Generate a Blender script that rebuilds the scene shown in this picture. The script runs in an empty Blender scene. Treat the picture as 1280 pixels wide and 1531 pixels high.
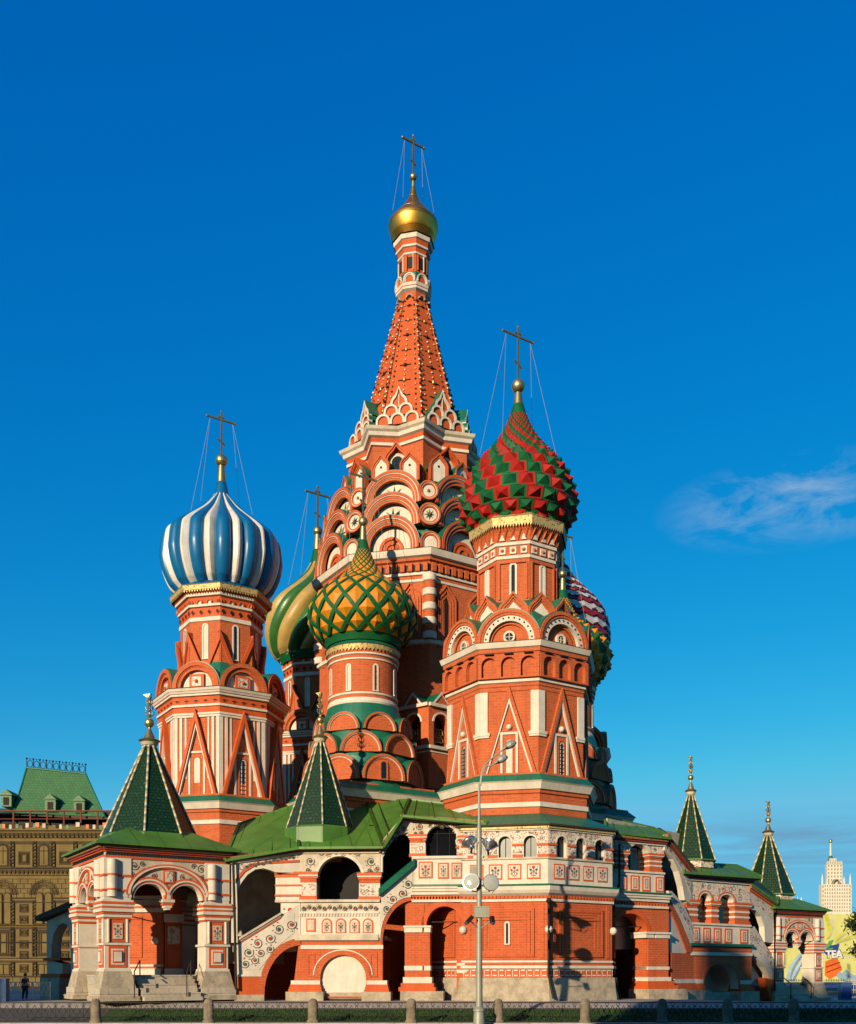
import bpy, math, random
from mathutils import Vector
from mathutils.geometry import tessellate_polygon
random.seed(7)
RAD = math.radians
PI = math.pi
# ------------------------------------------------------------------ camera, world, sun
F, HY, CZ = 1500.0, 1455.0, 1.9          # focal length in photo pixels, horizon row, eye height
sc = bpy.context.scene
cam_d = bpy.data.cameras.new("camera"); cam = bpy.data.objects.new("camera", cam_d)
sc.collection.objects.link(cam); sc.camera = cam
cam.location = (0, 0, CZ); cam.rotation_euler = (RAD(90), 0, 0)
cam_d.sensor_fit = 'HORIZONTAL'; cam_d.sensor_width = 36
cam_d.lens = 36 * F / 1280; cam_d.shift_y = (HY - 765.5) / 1280
cam_d.clip_start = 0.5; cam_d.clip_end = 9000
SUN_AZ, SUN_EL = 30.0, 15.0              # light travels towards +Y, turned to +X by SUN_AZ
world = bpy.data.worlds.new("World"); sc.world = world; world.use_nodes = True
nt = world.node_tree; N = nt.nodes; L = nt.links
bg = N['Background']; bg.inputs[1].default_value = 0.098
sky = N.new('ShaderNodeTexSky'); sky.sky_type = 'NISHITA'; sky.sun_disc = False
sky.sun_elevation = RAD(SUN_EL); sky.sun_rotation = RAD(180 + SUN_AZ)
sky.air_density = 1.0; sky.dust_density = 0.4; sky.ozone_density = 3.0
hs = N.new('ShaderNodeHueSaturation'); hs.inputs['Saturation'].default_value = 1.35
L.new(sky.outputs[0], hs.inputs['Color'])
# thin clouds: noise in view direction, gathered in two patches low on the right
tc = N.new('ShaderNodeTexCoord')
def wn(t, **kw):
    n = N.new(t)
    for k, v in kw.items(): setattr(n, k, v)
    return n
def cloud(direction, size, stretch, scale, lo, hi):
    mp = wn('ShaderNodeMapping'); L.new(tc.outputs['Generated'], mp.inputs[0])
    mp.inputs['Scale'].default_value = stretch
    mp.inputs['Rotation'].default_value = (0, RAD(-14), 0) if stretch[2] < 5 else (0, 0, 0)
    nz = wn('ShaderNodeTexNoise'); L.new(mp.outputs[0], nz.inputs['Vector'])
    nz.inputs['Scale'].default_value = scale; nz.inputs['Detail'].default_value = 9; nz.inputs['Roughness'].default_value = .62
    nz.inputs['Distortion'].default_value = .5
    sub = wn('ShaderNodeVectorMath', operation='SUBTRACT'); L.new(tc.outputs['Generated'], sub.inputs[0])
    sub.inputs[1].default_value = Vector(direction).normalized()
    mul = wn('ShaderNodeVectorMath', operation='MULTIPLY'); L.new(sub.outputs[0], mul.inputs[0]); mul.inputs[1].default_value = size
    ln = wn('ShaderNodeVectorMath', operation='LENGTH'); L.new(mul.outputs[0], ln.inputs[0])
    fall = wn('ShaderNodeMapRange'); L.new(ln.outputs['Value'], fall.inputs[0])
    fall.inputs[1].default_value = 0.2; fall.inputs[2].default_value = 1; fall.inputs[3].default_value = 1; fall.inputs[4].default_value = 0
    mr = wn('ShaderNodeMapRange'); L.new(nz.outputs[0], mr.inputs[0])
    mr.inputs[1].default_value = lo; mr.inputs[2].default_value = hi
    m = wn('ShaderNodeMath', operation='MULTIPLY'); L.new(mr.outputs[0], m.inputs[0]); L.new(fall.outputs[0], m.inputs[1])
    return m.outputs[0]
c1 = cloud((1190 - 640, F, HY - 750), (8.2, 8.2, 27), (7, 7, 18), 2.3, .43, .68)
c2 = cloud((1190 - 640, F, HY - 1270), (2.6, 2.6, 24), (2.5, 2.5, 30), 2.2, .42, .66)
mx1 = wn('ShaderNodeMixRGB'); mx1.inputs[2].default_value = (2.6, 3.6, 4.6, 1)
f1 = wn('ShaderNodeMath', operation='MULTIPLY'); f1.inputs[1].default_value = .62; L.new(c1, f1.inputs[0])
# polarising filter: the blue of the clear sky deepened channel by channel
sp_ = wn('ShaderNodeSeparateColor'); cb_ = wn('ShaderNodeCombineColor'); L.new(hs.outputs[0], sp_.inputs[0])
for ch, (gain, pw) in enumerate(((.42, 1.8), (1.12, .86), (2.20, .48))):
    p_ = wn('ShaderNodeMath', operation='POWER'); L.new(sp_.outputs[ch], p_.inputs[0]); p_.inputs[1].default_value = pw
    m_ = wn('ShaderNodeMath', operation='MULTIPLY'); L.new(p_.outputs[0], m_.inputs[0]); m_.inputs[1].default_value = gain
    k_ = wn('ShaderNodeMath', operation='MINIMUM'); L.new(m_.outputs[0], k_.inputs[0]); k_.inputs[1].default_value = (.95, 3.5, 5.2)[ch]; L.new(k_.outputs[0], cb_.inputs[ch])
L.new(f1.outputs[0], mx1.inputs[0]); L.new(cb_.outputs[0], mx1.inputs[1])
mx2 = wn('ShaderNodeMixRGB'); mx2.inputs[2].default_value = (1.0, 2.2, 3.5, 1)
f2 = wn('ShaderNodeMath', operation='MULTIPLY'); f2.inputs[1].default_value = .95; L.new(c2, f2.inputs[0])
L.new(f2.outputs[0], mx2.inputs[0]); L.new(mx1.outputs[0], mx2.inputs[1])
L.new(mx2.outputs[0], bg.inputs[0])
sun_d = bpy.data.lights.new("sun", 'SUN'); sun = bpy.data.objects.new("sun", sun_d); sc.collection.objects.link(sun)
sun_d.energy = 5.0; sun_d.angle = RAD(.5); sun_d.color = (1.0, .80, .56)
a_, e_ = RAD(SUN_AZ), RAD(SUN_EL)
sun.rotation_euler = Vector((math.sin(a_) * math.cos(e_), math.cos(a_) * math.cos(e_), -math.sin(e_))).to_track_quat('-Z', 'Y').to_euler()
sun.location = (-60, -110, 40)
sc.view_settings.view_transform = 'Standard'; sc.view_settings.look = 'None'
sc.view_settings.exposure = 0.6; sc.view_settings.gamma = 1

# ------------------------------------------------------------------ materials
MATS = {}
def material(name, col, rough=.7, metal=0, kind='plain', **kw):
    m = bpy.data.materials.new(name); m.use_nodes = True; MATS[name] = m
    t = m.node_tree; b = t.nodes['Principled BSDF']; nn = t.nodes.new; lk = t.links.new
    b.inputs['Roughness'].default_value = rough; b.inputs['Metallic'].default_value = metal
    b.inputs['Specular IOR Level'].default_value = kw.get('spec', .3)
    geo = nn('ShaderNodeNewGeometry'); uv = nn('ShaderNodeUVMap')
    def noise(scale, detail=4, rg=.6, vec=None):
        n = nn('ShaderNodeTexNoise'); lk(vec or geo.outputs['Position'], n.inputs['Vector'])
        n.inputs['Scale'].default_value = scale; n.inputs['Detail'].default_value = detail; n.inputs['Roughness'].default_value = rg
        return n.outputs[0]
    def mix(f, a, c, mode='MIX'):
        n = nn('ShaderNodeMixRGB'); n.blend_type = mode
        for i, x in ((0, f), (1, a), (2, c)):
            if hasattr(x, 'links') or hasattr(x, 'is_linked'): lk(x, n.inputs[i])
            else: n.inputs[i].default_value = x if i == 0 else (*x, 1)
        return n.outputs[0]
    def rng(x, a, c, d=0, e=1):
        n = nn('ShaderNodeMapRange'); lk(x, n.inputs[0])
        for i, v in enumerate((a, c, d, e)): n.inputs[i + 1].default_value = v
        return n.outputs[0]
    def math_(op, x, y=0.):
        n = nn('ShaderNodeMath'); n.operation = op
        for i, v in ((0, x), (1, y)):
            if hasattr(v, 'is_linked'): lk(v, n.inputs[i])
            else: n.inputs[i].default_value = v
        return n.outputs[0]
    def bump(h, s, dist=.05):
        n = nn('ShaderNodeBump'); lk(h, n.inputs['Height']); n.inputs['Strength'].default_value = s; n.inputs['Distance'].default_value = dist
        lk(n.outputs[0], b.inputs['Normal'])
    dark = tuple(c * kw.get('dirt', .72) for c in col)
    def streak():
        mp = nn('ShaderNodeMapping'); lk(uv.outputs[0], mp.inputs[0]); mp.inputs['Scale'].default_value = (1.9, .22, 1)
        return rng(noise(1.0, 5, .65, mp.outputs[0]), .5, .72)
    if kind == 'plain':
        c = mix(rng(noise(kw.get('ns', .9), 8, .68), .42, .68), col, dark)
        c = mix(rng(noise(9, 3), .5, .7, 0, .35), c, dark)
        c = mix(math_('MULTIPLY', streak(), .5), c, tuple(x * .62 for x in col)); bump(noise(kw.get('bs', 6), 6), kw.get('bump', .12))
    elif kind == 'brick':
        br = nn('ShaderNodeTexBrick'); lk(uv.outputs[0], br.inputs['Vector'])
        br.inputs['Color1'].default_value = (*col, 1); br.inputs['Color2'].default_value = (*kw['col2'], 1)
        br.inputs['Mortar'].default_value = (*kw['mortar'], 1); br.inputs['Scale'].default_value = 1
        br.inputs['Brick Width'].default_value = kw.get('bw', .52); br.inputs['Row Height'].default_value = kw.get('bh', .2)
        br.inputs['Mortar Size'].default_value = kw.get('ms', .018); br.inputs['Bias'].default_value = -.1
        c = mix(rng(noise(.55, 8, .7), .45, .75, 0, .45), br.outputs[0], dark)
        c = mix(rng(noise(.23, 6, .7), .5, .7, 0, .5), c, (col[0] * .8, col[1] * 1.15, col[2] * 1.7)); c = mix(rng(noise(3.2, 5), .5, .72, 0, .45), c, tuple(min(1, x * 1.3) for x in col))
        c = mix(math_('MULTIPLY', streak(), .45), c, tuple(x * .55 for x in col))
        inv = math_('SUBTRACT', 1., br.outputs['Fac']); bump(inv, kw.get('bump', .5), .03)
    elif kind == 'floral':       # painted vines and flowers on whitewash
        vo = nn('ShaderNodeTexVoronoi'); lk(uv.outputs[0], vo.inputs['Vector']); vo.inputs['Scale'].default_value = kw.get('vs', 1.55)
        vo.inputs['Randomness'].default_value = .55
        d = vo.outputs['Distance']
        wob = math_('ADD', d, math_('MULTIPLY', math_('SUBTRACT', noise(5, 3, .6, uv.outputs[0]), .5), .22))
        ring = math_('MULTIPLY', math_('GREATER_THAN', wob, .30), math_('LESS_THAN', wob, .41))
        ring = math_('MULTIPLY', ring, math_('GREATER_THAN', noise(3.1, 2, .5, uv.outputs[0]), .41))
        flower = math_('LESS_THAN', wob, .185)
        leaf = math_('MULTIPLY', math_('GREATER_THAN', noise(7, 2, .5, uv.outputs[0]), .56), math_('GREATER_THAN', wob, .24))
        base = mix(rng(noise(.8, 7), .42, .7), col, dark)
        c = mix(math_('MULTIPLY', leaf, .75), base, (.42, .10, .045))
        c = mix(math_('MULTIPLY', ring, .8), c, (.08, .11, .09))
        sel = math_('GREATER_THAN', noise(1.7, 1, .5, uv.outputs[0]), .44)
        c = mix(flower, c, mix(sel, (.10, .12, .13), (.52, .05, .02)))
        bump(noise(5, 4), .1)
    elif kind == 'tiles':
        br = nn('ShaderNodeTexBrick'); lk(uv.outputs[0], br.inputs['Vector'])
        br.inputs['Color1'].default_value = (*col, 1); br.inputs['Color2'].default_value = (*kw['col2'], 1)
        br.inputs['Mortar'].default_value = (*dark, 1); br.inputs['Scale'].default_value = 1
        br.inputs['Brick Width'].default_value = kw.get('bw', .3); br.inputs['Row Height'].default_value = kw.get('bh', .24); br.inputs['Mortar Size'].default_value = .035
        sp = math_('GREATER_THAN', noise(4.5, 2), .685)
        c = mix(math_('MULTIPLY', sp, kw.get('specks', .0)), br.outputs[0], (.4, .45, .35))
        inv = math_('SUBTRACT', 1., br.outputs['Fac']); bump(inv, .3, .04)
    elif kind == 'seam':         # sheet metal with standing seams and weather streaks
        sx = nn('ShaderNodeSeparateXYZ'); lk(uv.outputs[0], sx.inputs[0])
        fr_ = math_('FRACT', math_('MULTIPLY', sx.outputs[0], 1 / kw.get('pitch', 1.3)))
        line = math_('LESS_THAN', fr_, .06)
        fy_ = math_('LESS_THAN', math_('FRACT', math_('MULTIPLY', sx.outputs[1], 1 / 2.9)), .02)
        c = mix(rng(noise(.45, 7), .4, .7), col, dark)
        c = mix(math_('MULTIPLY', math_('MAXIMUM', line, fy_), .55), c, tuple(x * .4 for x in col))
        bump(math_('ADD', line, math_('MULTIPLY', noise(2.5, 3), .4)), .35, .04)
    elif kind == 'beads':
        sx = nn('ShaderNodeSeparateXYZ'); lk(geo.outputs['Position'], sx.inputs[0])
        fr_ = math_('FRACT', math_('MULTIPLY', sx.outputs[2], 1 / kw.get('pitch', .62)))
        c = mix(math_('GREATER_THAN', fr_, .34), col, kw['col2']); c = mix(math_('GREATER_THAN', fr_, .67), c, kw['col3'])
    elif kind == 'lace':         # pierced gilded valance
        sx = nn('ShaderNodeSeparateXYZ'); lk(uv.outputs[0], sx.inputs[0])
        vo = nn('ShaderNodeTexVoronoi'); lk(uv.outputs[0], vo.inputs['Vector']); vo.inputs['Scale'].default_value = 4.2
        h = math_('LESS_THAN', vo.outputs['Distance'], .26)
        c = mix(math_('MULTIPLY', h, .8), col, (.10, .05, .02))
        bump(vo.outputs['Distance'], .5, .05)
    elif kind == 'ground':
        br = nn('ShaderNodeTexBrick'); lk(geo.outputs['Position'], br.inputs['Vector'])
        br.inputs['Color1'].default_value = (*col, 1); br.inputs['Color2'].default_value = (*tuple(x * .85 for x in col), 1)
        br.inputs['Mortar'].default_value = (*dark, 1); br.inputs['Scale'].default_value = kw.get('bsz', 1.2); br.inputs['Mortar Size'].default_value = .02
        c = mix(rng(noise(.5, 8), .4, .7), br.outputs[0], dark); bump(noise(14, 4), .3)
    else: c = mix(0., col, col)
    if metal < .5: c = mix(1., c, (.66, .66, .66), 'MULTIPLY')
    lk(c, b.inputs['Base Color'])
    return m
BR, BR2, BRM = (.62, .122, .026), (.50, .088, .020), (.62, .21, .085)
material('brick', BR, .8, kind='brick', col2=BR2, mortar=BRM)
material('brick_base', (.62, .108, .021), .8, kind='brick', col2=(.50, .080, .017), mortar=(.64, .22, .095), bw=.46, bh=.17, ms=.014)
material('red', (.66, .110, .016), .7, dirt=.78, bump=.1)
material('orange', (.72, .125, .022), .65, dirt=.8)
material('white', (.80, .72, .57), .75, dirt=.8)
material('white_dirty', (.72, .62, .45), .8, dirt=.62)
material('floral', (.78, .70, .56), .75, kind='floral', dirt=.82)
material('floral_fine', (.78, .70, .56), .75, kind='floral', dirt=.82, vs=2.3)
material('green', (.006, .17, .085), .45, kind='seam', dirt=.62, pitch=.9, spec=.5)
material('roof_green', (.088, .24, .022), .5, kind='seam', dirt=.66, pitch=1.7, spec=.4)
material('dark_roof_edge', (.10, .06, .03), .8)
material('gold', (.74, .36, .06), .40, 1.0, dirt=.7, ns=.7, bump=.05)
material('gold_dull', (.42, .33, .14), .42, .9, dirt=.7)
material('gold_lace', (.62, .45, .17), .55, .3, kind='lace')
material('eave_lace', (.30, .16, .06), .6, .1, kind='lace')
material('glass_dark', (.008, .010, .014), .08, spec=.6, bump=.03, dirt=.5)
material('glass_sky_reflect', (.26, .28, .24), .22, spec=.6, bump=.03, dirt=.7)  # whitish sky reflection put into the glass colour
material('black', (.012, .010, .010), .7)
material('iron', (.028, .022, .016), .6, 0, spec=.15)
material('stone', (.54, .45, .31), .9, dirt=.5, ns=1.4, bump=.5, bs=4)
material('post_stone', (.30, .24, .16), .95, dirt=.4, ns=2.2, bump=.8, bs=7)
material('stone_block', (.58, .50, .36), .9, kind='brick', col2=(.46, .38, .26), mortar=(.26, .22, .15), bw=1.3, bh=.55, ms=.02, dirt=.5)
material('dome_blue', (.004, .15, .36), .34, dirt=.8, spec=.32, bump=.03)
material('dome_white', (.86, .81, .70), .4, dirt=.75, spec=.5)
material('dome_green', (.006, .125, .036), .55, dirt=.75, spec=.2)
material('dome_red', (.44, .020, .010), .6, dirt=.8, spec=.15)
material('dome_yellow', (.80, .29, .008), .5, dirt=.82)
material('dome_tan', (.56, .37, .10), .4, dirt=.78)
material('swirl_green', (.04, .165, .022), .35, dirt=.7, spec=.5)
material('dome_purple', (.26, .014, .028), .5)
material('dome_pale', (.62, .60, .58), .5)
material('tile_green', (.009, .040, .012), .34, kind='tiles', col2=(.013, .055, .017), dirt=.55, spec=.22, specks=.22)
material('rib_beads', (.66, .60, .46), .4, kind='beads', col2=(.55, .40, .12), col3=(.22, .28, .18))
material('tile_store', (.075, .21, .075), .5, kind='tiles', col2=(.06, .17, .06), bw=.5, bh=.45, dirt=.55)
material('store_tan', (.215, .15, .042), .85, dirt=.7, ns=.4)
material('store_line', (.035, .024, .012), .9)
material('store_mid', (.085, .056, .022), .9)
material('beige', (.82, .74, .56), .9, dirt=.9, ns=.05)
material('beige_window', (.36, .31, .24), .8)
material('ad_yellow', (.66, .66, .22), .6, dirt=.93)
material('ad_lime', (.52, .55, .04), .6)
material('ad_pale', (.75, .75, .42), .6)
material('ad_blue', (.02, .06, .30), .5)
material('ad_sky', (.30, .46, .56), .5)
material('ad_orange', (.78, .17, .02), .5)
material('ad_white', (.8, .8, .78), .5)
material('ad_leaf', (.10, .38, .10), .5)
material('lamp_grey', (.36, .37, .29), .5, .2, dirt=.8, spec=.4)
material('lamp_metal', (.55, .55, .55), .25, .9)
material('lamp_glass', (.50, .52, .44), .12, spec=.7, dirt=.85)
material('asphalt', (.06, .06, .06), .9, bump=.3, bs=30)
material('paving', (.52, .46, .37), .85, kind='ground', dirt=.7)
material('ground', (.10, .095, .085), .9, kind='ground', dirt=.7, bsz=.6)
material('grass', (.035, .095, .015), .8, dirt=.5, ns=3)
material('leaf', (.018, .040, .010), .7, dirt=.5)
material('bark', (.10, .07, .045), .9)
material('skin', (.45, .25, .16), .6)
material('cloth_dark', (.025, .028, .05), .9)
material('cloth_red', (.35, .04, .03), .9)
material('cloth_olive', (.20, .19, .06), .9)
material('hair', (.02, .013, .01), .7)
material('kiosk_blue', (.04, .13, .30), .5)
material('rust_post', (.20, .05, .03), .8)

# ------------------------------------------------------------------ mesh kit
def P3(px, py, Y): return Vector(((px - 640) * Y / F, Y, CZ + (HY - py) * Y / F))
def zz(py, Y): return CZ + (HY - py) * Y / F
def XY(px, Y): return Vector(((px - 640) * Y / F, Y, 0))
ORIG = {}
class MB:
    def __init__(s): s.v = []; s.f = []; s.m = []; s.s = []; s.names = []
    def add(s, pts, faces, mat, smooth=False):
        b = len(s.v); s.v.extend(Vector(p) for p in pts)
        if mat not in s.names: s.names.append(mat)
        k = s.names.index(mat)
        for f in faces: s.f.append([b + i for i in f]); s.m.append(k); s.s.append(smooth)
    def build(s, name, parent=None, origin=None, label=None, kind=None):
        if not s.f: return None
        root = parent
        org = Vector(origin) if origin is not None else (ORIG[parent.name] if parent else Vector((0, 0, 0)))
        me = bpy.data.meshes.new(name)
        me.from_pydata([tuple(p - org) for p in s.v], [], s.f)
        for n in s.names: me.materials.append(MATS[n])
        me.polygons.foreach_set('material_index', s.m); me.polygons.foreach_set('use_smooth', s.s)
        uvl = me.uv_layers.new(name='UVMap').data
        for p in me.polygons:
            n = p.normal
            if abs(n.z) < .92:
                t = Vector((-n.y, n.x, 0)); t.normalize(); w = n.cross(t)
                if w.z < 0: w = -w
            else: t = Vector((1, 0, 0)); w = Vector((0, 1, 0))
            for li in p.loop_indices:
                co = s.v[me.loops[li].vertex_index]; uvl[li].uv = (co.dot(t), co.dot(w))
        me.update()
        o = bpy.data.objects.new(name, me); sc.collection.objects.link(o)
        if parent: o.parent = parent; o.location = org - ORIG[parent.name]
        else: o.location = org
        ORIG[o.name] = org
        if label: o['label'] = label
        if kind: o['kind'] = kind
        return o
def thing(name, label, cat, loc, group=None):
    o = bpy.data.objects.new(name, None); sc.collection.objects.link(o); o.location = loc
    o['label'] = label; o['category'] = cat
    if group: o['group'] = group
    ORIG[o.name] = Vector(loc); return o
def tag(o, label, cat, group=None, kind=None):
    o['label'] = label; o['category'] = cat
    if group: o['group'] = group
    if kind: o['kind'] = kind
    return o
class Fr:      # a vertical working plane: u to the right, z up, d outwards
    def __init__(s, o, th, yref=None):
        s.o = Vector((o[0], o[1], 0)); t = RAD(th); s.U = Vector((math.cos(t), math.sin(t), 0)); s.N = Vector((math.sin(t), -math.cos(t), 0)); s.y = yref or o[1]; s.sc = 1; s.z0 = 0
    @classmethod
    def between(c, a, b, yref):
        d = b - a; f = c(a, math.degrees(math.atan2(d.y, d.x)), yref); f.w = d.length; return f
    def p(s, u, z, d=0): return s.o + s.U * (u * s.sc) + s.N * (d * s.sc) + Vector((0, 0, s.z0 + z * s.sc))
    def q(s, px, py):
        t = (px - 640) / F; u = (t * s.o.y - s.o.x) / (s.U.x - t * s.U.y); return (u, zz(py, s.y))
def quadstrip(mb, A, B, mat, smooth=False, close=False):
    n = len(A); pts = list(A) + list(B); rngn = n if close else n - 1
    mb.add(pts, [(i, (i + 1) % n, n + (i + 1) % n, n + i) for i in range(rngn)], mat, smooth)
def plate(mb, fr, outer, d0, d1, mat, holes=(), side=None, hside=None):
    polys = [[Vector((u, z, 0)) for u, z in pl] for pl in [outer] + list(holes)]
    flat = [p for pl in polys for p in pl]
    tris = tessellate_polygon(polys)
    mb.add([fr.p(p.x, p.y, d1) for p in flat], tris, mat)
    if holes: mb.add([fr.p(p.x, p.y, d0) for p in flat], tris, hside or side or mat)
    for i, pl in enumerate(polys):
        m = (side or mat) if i == 0 else (hside or side or mat)
        quadstrip(mb, [fr.p(p.x, p.y, d0) for p in pl], [fr.p(p.x, p.y, d1) for p in pl], m, close=True)
def box(mb, fr, u0, u1, z0, z1, d0, d1, mat):
    pts = [fr.p(u, z, d) for d in (d0, d1) for u, z in ((u0, z0), (u1, z0), (u1, z1), (u0, z1))]
    mb.add(pts, [(3, 2, 1, 0), (4, 5, 6, 7), (0, 1, 5, 4), (1, 2, 6, 5), (2, 3, 7, 6), (3, 0, 4, 7)], mat)
def boxq(mb, fr, x0, y0, x1, y1, d0, d1, mat):
    (u0, z1), (u1, z0) = fr.q(x0, y0), fr.q(x1, y1); box(mb, fr, u0, u1, z0, z1, d0, d1, mat)
def plateq(mb, fr, pts, d0, d1, mat, holes=(), side=None, hside=None):
    plate(mb, fr, [fr.q(*p) for p in pts], d0, d1, mat, [[fr.q(*p) for p in h] for h in holes], side, hside)
def arc(uc, zs, r, rz=None, n=16, keel=0.):
    rz = rz or r; out = []
    for i in range(n + 1):
        t = PI * i / n; x = math.cos(t); z = math.sin(t) * rz
        if keel: z += keel * r * max(0, 1 - abs(x) / .55) ** 1.6
        out.append((uc + r * x, zs + z))
    return out
def archpoly(u0, u1, z0, zs, zt=None, n=14, keel=0.):
    r = (u1 - u0) / 2; rz = (zt - zs) if zt else r
    return [(u0, z0), (u1, z0)] + arc((u0 + u1) / 2, zs, r, rz, n, keel)
def archq(x0, x1, ytop, ybot, yspring=None, n=14):     # opening in photo rows and columns of the plane
    ys = yspring if yspring else ytop + (x1 - x0) / 2; xc = (x0 + x1) / 2; r = (x1 - x0) / 2
    return [(x0, ybot), (x1, ybot)] + [(xc + r * math.cos(PI * i / n), ys - (ys - ytop) * math.sin(PI * i / n)) for i in range(n + 1)]
def band(mb, fr, uc, zs, ro, ri, d0, d1, mat, leg=0., n=18, keel=0., side=None, rzo=None, rzi=None):
    A = arc(uc, zs, ro, rzo, n, keel); B = arc(uc, zs, ri, rzi, n, keel * ro / max(ri, .01) if ri > .5 * ro else keel)
    if leg: A = [(uc + ro, zs - leg)] + A + [(uc - ro, zs - leg)]; B = [(uc + ri, zs - leg)] + B + [(uc - ri, zs - leg)]
    quadstrip(mb, [fr.p(u, z, d1) for u, z in A], [fr.p(u, z, d1) for u, z in B], mat)
    quadstrip(mb, [fr.p(u, z, d0) for u, z in A], [fr.p(u, z, d1) for u, z in A], side or mat)
    quadstrip(mb, [fr.p(u, z, d1) for u, z in B], [fr.p(u, z, d0) for u, z in B], mat)
    for k in (0, -1):
        mb.add([fr.p(*A[k], d0), fr.p(*A[k], d1), fr.p(*B[k], d1), fr.p(*B[k], d0)], [(0, 1, 2, 3)], mat)
def bandq(mb, fr, x0, x1, ytop, yspring, wpx, d0, d1, mat):
    (u0, zs), (u1, _) = fr.q(x0, yspring), fr.q(x1, yspring); zt = fr.q(x0, ytop)[1]; w = wpx * fr.y / F
    band(mb, fr, (u0 + u1) / 2, zs, (u1 - u0) / 2 + w, (u1 - u0) / 2, d0, d1, mat, rzo=zt - zs + w, rzi=zt - zs)
def lathe(mb, cx, cy, n, rot, prof, smooth=False, star=None, close=None):
    rings = []
    for r, z, m in prof:
        ring = []
        for i in range(n):
            a = RAD(rot) + 2 * PI * i / n; rr = r * (star if star and i % 2 else 1)
            ring.append((cx + rr * math.sin(a), cy - rr * math.cos(a), z))
        rings.append(ring)
    for k in range(len(prof) - 1): quadstrip(mb, rings[k], rings[k + 1], prof[k][2], smooth, True)
    if close: mb.add(rings[-1], [tuple(range(n))], close)
def tube(mb, pts, r, mat, n=6, r2=None, smooth=True):
    pts = [Vector(p) for p in pts]; rings = []
    for i, p in enumerate(pts):
        d = (pts[min(i + 1, len(pts) - 1)] - pts[max(i - 1, 0)]).normalized()
        a = d.cross(Vector((0, 0, 1)))
        if a.length < 1e-3: a = d.cross(Vector((1, 0, 0)))
        a.normalize(); b = d.cross(a)
        rr = r + ((r2 if r2 is not None else r) - r) * i / max(1, len(pts) - 1)
        rings.append([p + (a * math.cos(2 * PI * k / n) + b * math.sin(2 * PI * k / n)) * rr for k in range(n)])
    for i in range(len(rings) - 1): quadstrip(mb, rings[i], rings[i + 1], mat, smooth, True)
    mb.add(rings[0], [tuple(range(n))], mat); mb.add(rings[-1], [tuple(range(n))], mat)
def bar(mb, p, q, w, h, mat, up=(0, 0, 1)):
    p, q = Vector(p), Vector(q); d = (q - p).normalized(); a = d.cross(Vector(up))
    if a.length < 1e-3: a = d.cross(Vector((1, 0, 0)))
    a.normalize(); b = a.cross(d)
    pts = [e + a * sx * w / 2 + b * sy * h / 2 for e in (p, q) for sx, sy in ((-1, -1), (1, -1), (1, 1), (-1, 1))]
    mb.add(pts, [(0, 1, 2, 3), (7, 6, 5, 4), (0, 4, 5, 1), (1, 5, 6, 2), (2, 6, 7, 3), (3, 7, 4, 0)], mat)
def sphere(mb, c, r, mat, n=16, sz=1):
    c = Vector(c); rings = []
    for j in range(1, n // 2):
        t = PI * j / (n // 2)
        rings.append([c + Vector((r * math.sin(t) * math.cos(2 * PI * i / n), r * math.sin(t) * math.sin(2 * PI * i / n), r * sz * math.cos(t))) for i in range(n)])
    for k in range(len(rings) - 1): quadstrip(mb, rings[k], rings[k + 1], mat, True, True)
    for ring, s in ((rings[0], 1), (rings[-1], -1)): mb.add(ring + [c + Vector((0, 0, r * sz * s))], [(i, (i + 1) % n, n) for i in range(n)], mat, True)
def spline(pts, n=8):      # Catmull-Rom through (r, z)
    P = [pts[0]] + list(pts) + [pts[-1]]; out = []
    for i in range(1, len(P) - 2):
        for k in range(n):
            t = k / n; o = []
            for c in (0, 1):
                a, b, d, e = P[i - 1][c], P[i][c], P[i + 1][c], P[i + 2][c]
                o.append(.5 * (2 * b + (d - a) * t + (2 * a - 5 * b + 4 * d - e) * t * t + (3 * b - a - 3 * d + e) * t ** 3))
            out.append(tuple(o))
    out.append(tuple(pts[-1])); return out
OCT = 10.0                        # all towers turn a corner 10 degrees off the camera's side
def faces8(cx, cy, R, which=range(-3, 4), rot=OCT):     # working planes on the sides of an octagon, nearest side first
    ap = R * math.cos(PI / 8)
    for k in which:
        th = rot - 22.5 + 45 * k; t = RAD(th)
        yield th, Fr((cx + ap * math.sin(t), cy - ap * math.cos(t)), th)
def half8(R): return R * math.sin(PI / 8)

# ------------------------------------------------------------------ domes
AX_U = Vector((math.cos(RAD(32.5)), math.sin(RAD(32.5)), 0))
def true_profile(rows):      # the outline measured from the ground is the envelope of the real one
    e = (HY - rows[0][1]) / F; S = (rows[1][0] - rows[0][0]) / (rows[0][1] - rows[1][1]); out = [(rows[0][0] * math.sqrt(1 + e * e * S * S), rows[0][1] - e * e * rows[0][0] * S)]
    for a, (X, y), b in zip(rows, rows[1:], rows[2:]):
        e = (HY - y) / F; S = max(-1.5, min(1.5, (b[0] - a[0]) / max(1e-3, a[1] - b[1]))); out.append((X * math.sqrt(1 + e * e * S * S), y - e * e * X * S))
    out.append(rows[-1]); mono = [out[0]]
    for p in out[1:]:
        if p[1] < mono[-1][1] - .4: mono.append(p)
    if mono[-1] != rows[-1]: mono.append(rows[-1])
    for it in range(2): mono = [mono[0]] + [((a[0] + 2 * b[0] + d[0]) / 4, (a[1] + 2 * b[1] + d[1]) / 4) for a, b, d in zip(mono, mono[1:], mono[2:])] + [mono[-1]]
    return mono
def dome_profile(cy, rows):
    rows = true_profile(spline(rows, 8))
    k = cy / F; return [(r * k, zz(y, cy)) for r, y in rows]
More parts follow.
